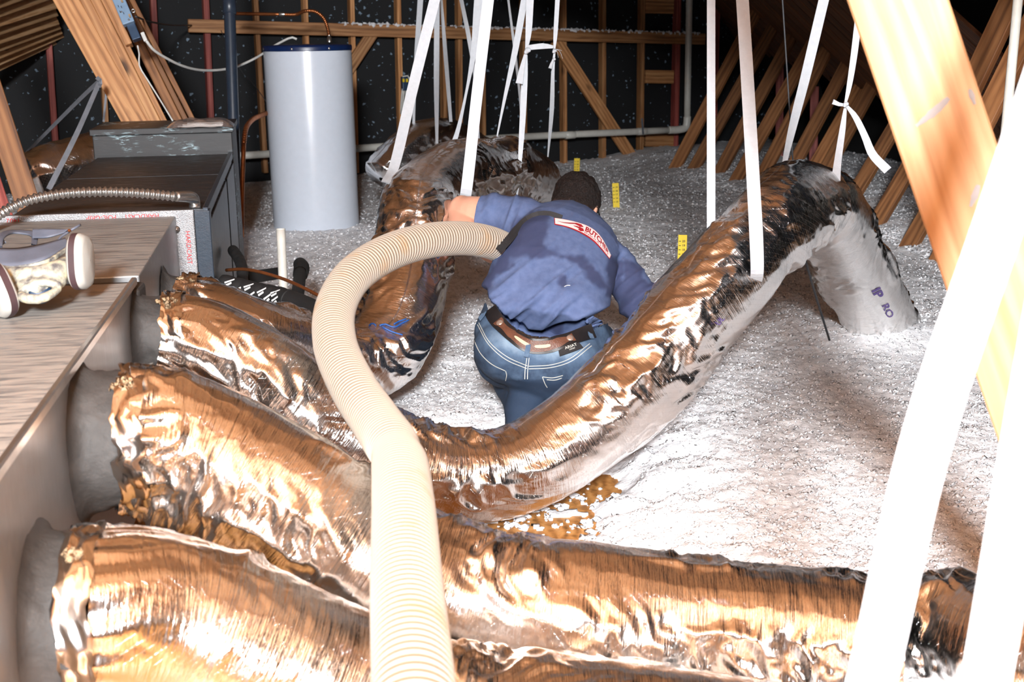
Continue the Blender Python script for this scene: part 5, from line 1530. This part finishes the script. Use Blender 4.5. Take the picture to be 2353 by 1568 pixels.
# arc length along the badge so letters keep their shape
arc = np.r_[0, np.cumsum(np.linalg.norm(np.diff(G[:, MB_ // 2], axis=0), axis=1))]; AL = arc[-1]
hgt = np.linalg.norm(G[:, 0] - G[:, -1], axis=1)
def badge_text(name, s, s0, s1, v0, v1, mat, bold):
    V, Fc = text2d(s, 1.0, bold)
    x = (V[:, 0] - V[:, 0].min()) / np.ptp(V[:, 0]); y = (V[:, 1] - V[:, 1].min()) / np.ptp(V[:, 1])
    sv = np.interp(arc[0] + (s0 + (s1 - s0) * x) * AL, arc, np.linspace(0, 1, NB))
    me = bpy.data.meshes.new(name); me.from_pydata(badge_pt(sv, v1 + (v0 - v1) * y, 0.009).tolist(), [], Fc)
    obj(name, me, mat, badge)
badge_text('badge_lettering', 'BUTCHER', 0.46, 0.95, 0.12, 0.60, M_RED2, 0.035)
badge_text('badge_small_lettering', 'INSULATION', 0.46, 0.93, 0.66, 0.80, M_RED2, 0.01)
# the swoosh emblem
def emblem(pts, mat):
    pts = np.asarray(pts, float)
    me = bpy.data.meshes.new('badge_emblem')
    sv = np.interp(pts[:, 0] * AL, arc, np.linspace(0, 1, NB))
    n = len(pts) // 2
    V = badge_pt(sv, pts[:, 1], 0.009)
    me.from_pydata(V.tolist(), [], [[i, i + 1, len(pts) - 2 - i, len(pts) - 1 - i] for i in range(n - 1)])
    obj('badge_emblem', me, mat, badge)
emblem([(0.05, 0.40), (0.14, 0.42), (0.23, 0.28), (0.32, 0.10), (0.39, 0.10), (0.43, 0.30), (0.37, 0.42), (0.36, 0.36), (0.30, 0.28), (0.23, 0.42), (0.14, 0.52), (0.05, 0.42)], M_RED2)
emblem([(0.28, 0.50), (0.33, 0.44), (0.38, 0.42), (0.43, 0.45), (0.45, 0.66), (0.40, 0.82), (0.35, 0.74), (0.37, 0.62), (0.33, 0.58), (0.28, 0.54)], M_RED2)
# black shoulder strap hanging off the left shoulder
ss_ = [lay(x, y, 0.010, 's')[0] for x, y in ((1290, 503), (1262, 494), (1235, 495), (1212, 505))]
ss_ = [(x, y, depth(q), 0.026) for (x, y), q in zip(((1290, 503), (1262, 494), (1235, 495), (1212, 505)), ss_)] + [(1190, 526, 4.16, 0.026), (1168, 552, 4.08, 0.026), (1146, 576, 4.03, 0.024)]
ribbon('shoulder_strap', ss_, M_BLACKW, man)
# fleck of paint on the shirt
laid_strip('paint_fleck', [(1297, 661), (1303, 658), (1311, 658)], 0.0028, M_WHITE, off=0.003, which='s', nsamp=10, sm=1, thk=0.0004)

# ------------------------------------------------------------------ respirator on the trunk
resp = thing('respirator', 'half-face respirator with two white filters lying on the trunk', 'respirator', on_z(110, 695, TZ))
M_RGREY = plain('grey_blue_rubber', srgb(92, 98, 112), 0.55, var=0.1)
def mk_cream():
    t = NT('soiled_cream_plastic')
    n = t.noise(t.coord('Object'), 38, 5, 0.6)
    return t.out(t.ramp(n, [(0.35, srgb(92, 92, 94)), (0.5, srgb(160, 158, 146)), (0.65, srgb(222, 212, 176))]), 0.55, 0, t.bump(n, 0.4, 0.003))
M_CREAM = mk_cream()
M_FILT = plain('white_filter', srgb(168, 167, 162), 0.6, var=0.06)
M_FLAB = plain('filter_label', srgb(62, 44, 48), 0.5)
def RP(x, y, d=2.86): return P(x, y, d)
k_ = 2.86 / F
# bowl of the facepiece: cream outside, grey soft seal standing up behind it
bm = bmesh.new()
limb_bm(bm, [RP(-30, 625, 2.86), RP(30, 640, 2.80), RP(90, 640, 2.78), RP(140, 622, 2.82), RP(160, 602, 2.9)], [0.022, 0.027, 0.029, 0.026, 0.018])
limb_bm(bm, [RP(30, 660, 2.79), RP(85, 660, 2.75), RP(135, 645, 2.80)], [0.018, 0.021, 0.018])
obj('facepiece', fuse('facepiece', bm, 0.004, 4), M_CREAM, resp)
def strip3(name, lo, hi, mat, parent, thk=0.004):
    A = spline(np.array(lo), 0.006); B = spline(np.array(hi), 0.006); n = min(len(A), len(B), 40)
    A = A[np.linspace(0, len(A) - 1, n).astype(int)]; B = B[np.linspace(0, len(B) - 1, n).astype(int)]
    g = np.linspace(0, 1, 6)[None, :, None]
    S = A[:, None] * (1 - g) + B[:, None] * g
    nn = np.cross(np.gradient(S, axis=0), np.gradient(S, axis=1)); nn /= np.linalg.norm(nn, axis=2)[..., None]
    V = np.concatenate([S + nn * thk / 2, (S - nn * thk / 2)[:, ::-1]], 1)
    return obj(name, mesh_np(name, V, ring_quads(n, 12)), mat, parent)
strip3('rim', [RP(-20, 624, 2.83), RP(40, 622, 2.79), RP(100, 610, 2.80), RP(158, 575, 2.9)], [RP(-20, 612, 2.83), RP(40, 611, 2.79), RP(100, 599, 2.80), RP(156, 566, 2.9)], M_CREAM, resp, 0.008)
strip3('face_seal', [RP(-30, 612, 2.84), RP(40, 611, 2.82), RP(100, 598, 2.83), RP(157, 566, 2.92)], [RP(-30, 570, 2.88), RP(40, 571, 2.89), RP(95, 562, 2.9), RP(150, 548, 2.95)], M_RGREY, resp)
strip3('harness_ring', [RP(5, 568, 2.95), RP(10, 548, 3.0), RP(35, 536, 3.08), RP(65, 540, 3.08), RP(72, 562, 2.98)], [RP(-4, 568, 2.95), RP(-2, 540, 3.0), RP(30, 530, 3.1), RP(78, 533, 3.1), RP(86, 566, 2.98)], M_RGREY, resp)
strip3('harness_band', [RP(76, 548, 3.02), RP(110, 546, 3.0), RP(150, 534, 3.02), RP(158, 530, 3.03)], [RP(76, 527, 3.04), RP(110, 527, 3.02), RP(150, 528, 3.03), RP(160, 529, 3.03)], M_RGREY, resp)
strip3('harness_band', [RP(-30, 575, 2.98), RP(0, 565, 2.99), RP(14, 558, 3.0)], [RP(-30, 540, 3.0), RP(-4, 540, 3.01), RP(2, 541, 3.0)], M_RGREY, resp)
tube('strap_hook', [RP(158, 532, 3.0), RP(172, 524, 3.0), RP(184, 517, 3.02)], 0.003, M_RGREY, resp, 10, 0.006)
tube('strap_hook', [RP(158, 533, 3.0), RP(140, 545, 2.98), RP(127, 565, 2.95)], 0.003, M_RGREY, resp, 10, 0.006)
lathe('rivet', [(0.0001, 0.004), (0.003, 0.003), (0.004, 0)], RP(159, 530, 2.99), nrm(CAM - RP(159, 530, 3)), M_COPPER, resp, 12)
# exhalation valve with its rounded guard
bm = bmesh.new()
limb_bm(bm, [RP(42, 678, 2.74), RP(60, 686, 2.70), RP(85, 688, 2.69), RP(112, 680, 2.71), RP(134, 664, 2.74)], [0.010, 0.011, 0.011, 0.010, 0.008])
limb_bm(bm, [RP(42, 678, 2.74), RP(62, 660, 2.74), RP(95, 650, 2.74), RP(134, 655, 2.74)], [0.009, 0.009, 0.009, 0.008])
obj('valve_guard', fuse('valve_guard', bm, 0.003, 3), M_CREAM, resp)
vz = nrm(CAM - RP(92, 668, 2.74)); 
lathe('valve', [(0.001, 0.004), (0.02, 0.003), (0.024, 0.0), (0.024, -0.02)], RP(92, 668, 2.745), nrm(vz + Z * 0.4), M_STEELBLUE, resp, 24)
def cartridge(c, ax, up_, h, wdt, thk):
    """pancake filter: rounded cushion with a label band round its edge"""
    ax = nrm(ax); up_ = nrm(up_ - ax * np.dot(up_, ax)); sd = np.cross(ax, up_)
    a = np.linspace(0, 2 * math.pi, 48, endpoint=False)
    ex = np.sign(np.cos(a)) * np.abs(np.cos(a)) ** 0.7 * wdt / 2; ey = np.sign(np.sin(a)) * np.abs(np.sin(a)) ** 0.75 * h / 2
    def loft(name, prof, mat, parent):
        V = np.stack([c + ax * z_ + (ex * k)[:, None] * sd + (ey * k)[:, None] * up_ for z_, k in prof])
        return obj(name, mesh_np(name, V, ring_quads(len(prof), 48)), mat, parent)
    o = loft('filter', [(-thk / 2, 0.02), (-thk / 2, 0.86), (-thk * 0.36, 0.98), (-thk * 0.3, 1.0), (thk * 0.12, 1.0), (thk * 0.2, 0.97), (thk * 0.42, 0.88), (thk / 2, 0.72), (thk * 0.56, 0.02)], M_FILT, resp)
    loft('label_band', [(-thk * 0.30, 1.012), (thk * 0.08, 1.012)], M_FLAB, o)
    n = 10
    s_ = np.linspace(0.18, 0.30, n) * 2 * math.pi
    return o
cartridge(RP(186, 601, 2.82), nrm(rgt * 0.98 - fwd * 0.08 + upv * 0.04), nrm(upv * 1.0 + rgt * 0.12), 0.125, 0.085, 0.038)
cartridge(RP(-2, 668, 2.72), nrm(-rgt * 0.75 - fwd * 0.75 - upv * 0.3), nrm(upv * 0.9 - rgt * 0.5), 0.120, 0.085, 0.040)

# purple print on the far end of the arching duct
def print_on(s, size, px, py, dx, dy, key, bold=0.01, name='print'):
    bv = DUCTS[key]
    e1 = nrm(np.array([dx, dy], float)); e2 = np.array([e1[1], -e1[0]])
    def fn(u, v):
        out = []
        for a_, b_ in zip(u, v):
            x, y = px + a_ * e1[0] + b_ * e2[0], py + a_ * e1[1] + b_ * e2[1]
            h = bv.ray_cast(Vector(CAM), Vector(ray(x, y)))
            q = np.array(h[0]) if h[0] is not None else P(x, y, 5.1)
            out.append(q - ray(x, y) * 0.006)
        return np.array(out)
    return lettering(name, s, size, fn, M_PURPLE, d3[0], bold)
K4 = d4[1].name
M_BLUEINK = plain('blue_marker', srgb(24, 84, 160), 0.5)
for path in ([(848, 748), (856, 742), (864, 748)], [(872, 748), (885, 745), (905, 752), (925, 742), (940, 735)], [(880, 752), (900, 762), (925, 770)], [(905, 745), (918, 738), (934, 733)]):
    q_ = []
    for x, y in path:
        h = DUCTS[K4].ray_cast(Vector(CAM), Vector(ray(x, y))); q_.append((np.array(h[0]) if h[0] is not None else P(x, y, 4.0)) - ray(x, y) * 0.006)
    tube('marker_stroke', q_, 0.0022, M_BLUEINK, d4[0], 6, 0.01)
K3 = d3[1].name
print_on('IP', 30, 2016, 674, 0.45, 0.9, K3, 0.03)
print_on('RO', 24, 2040, 715, 0.45, 0.9, K3, 0.01)
print_on('UL', 18, 1655, 738, 0.62, -0.78, K3, 0.0)
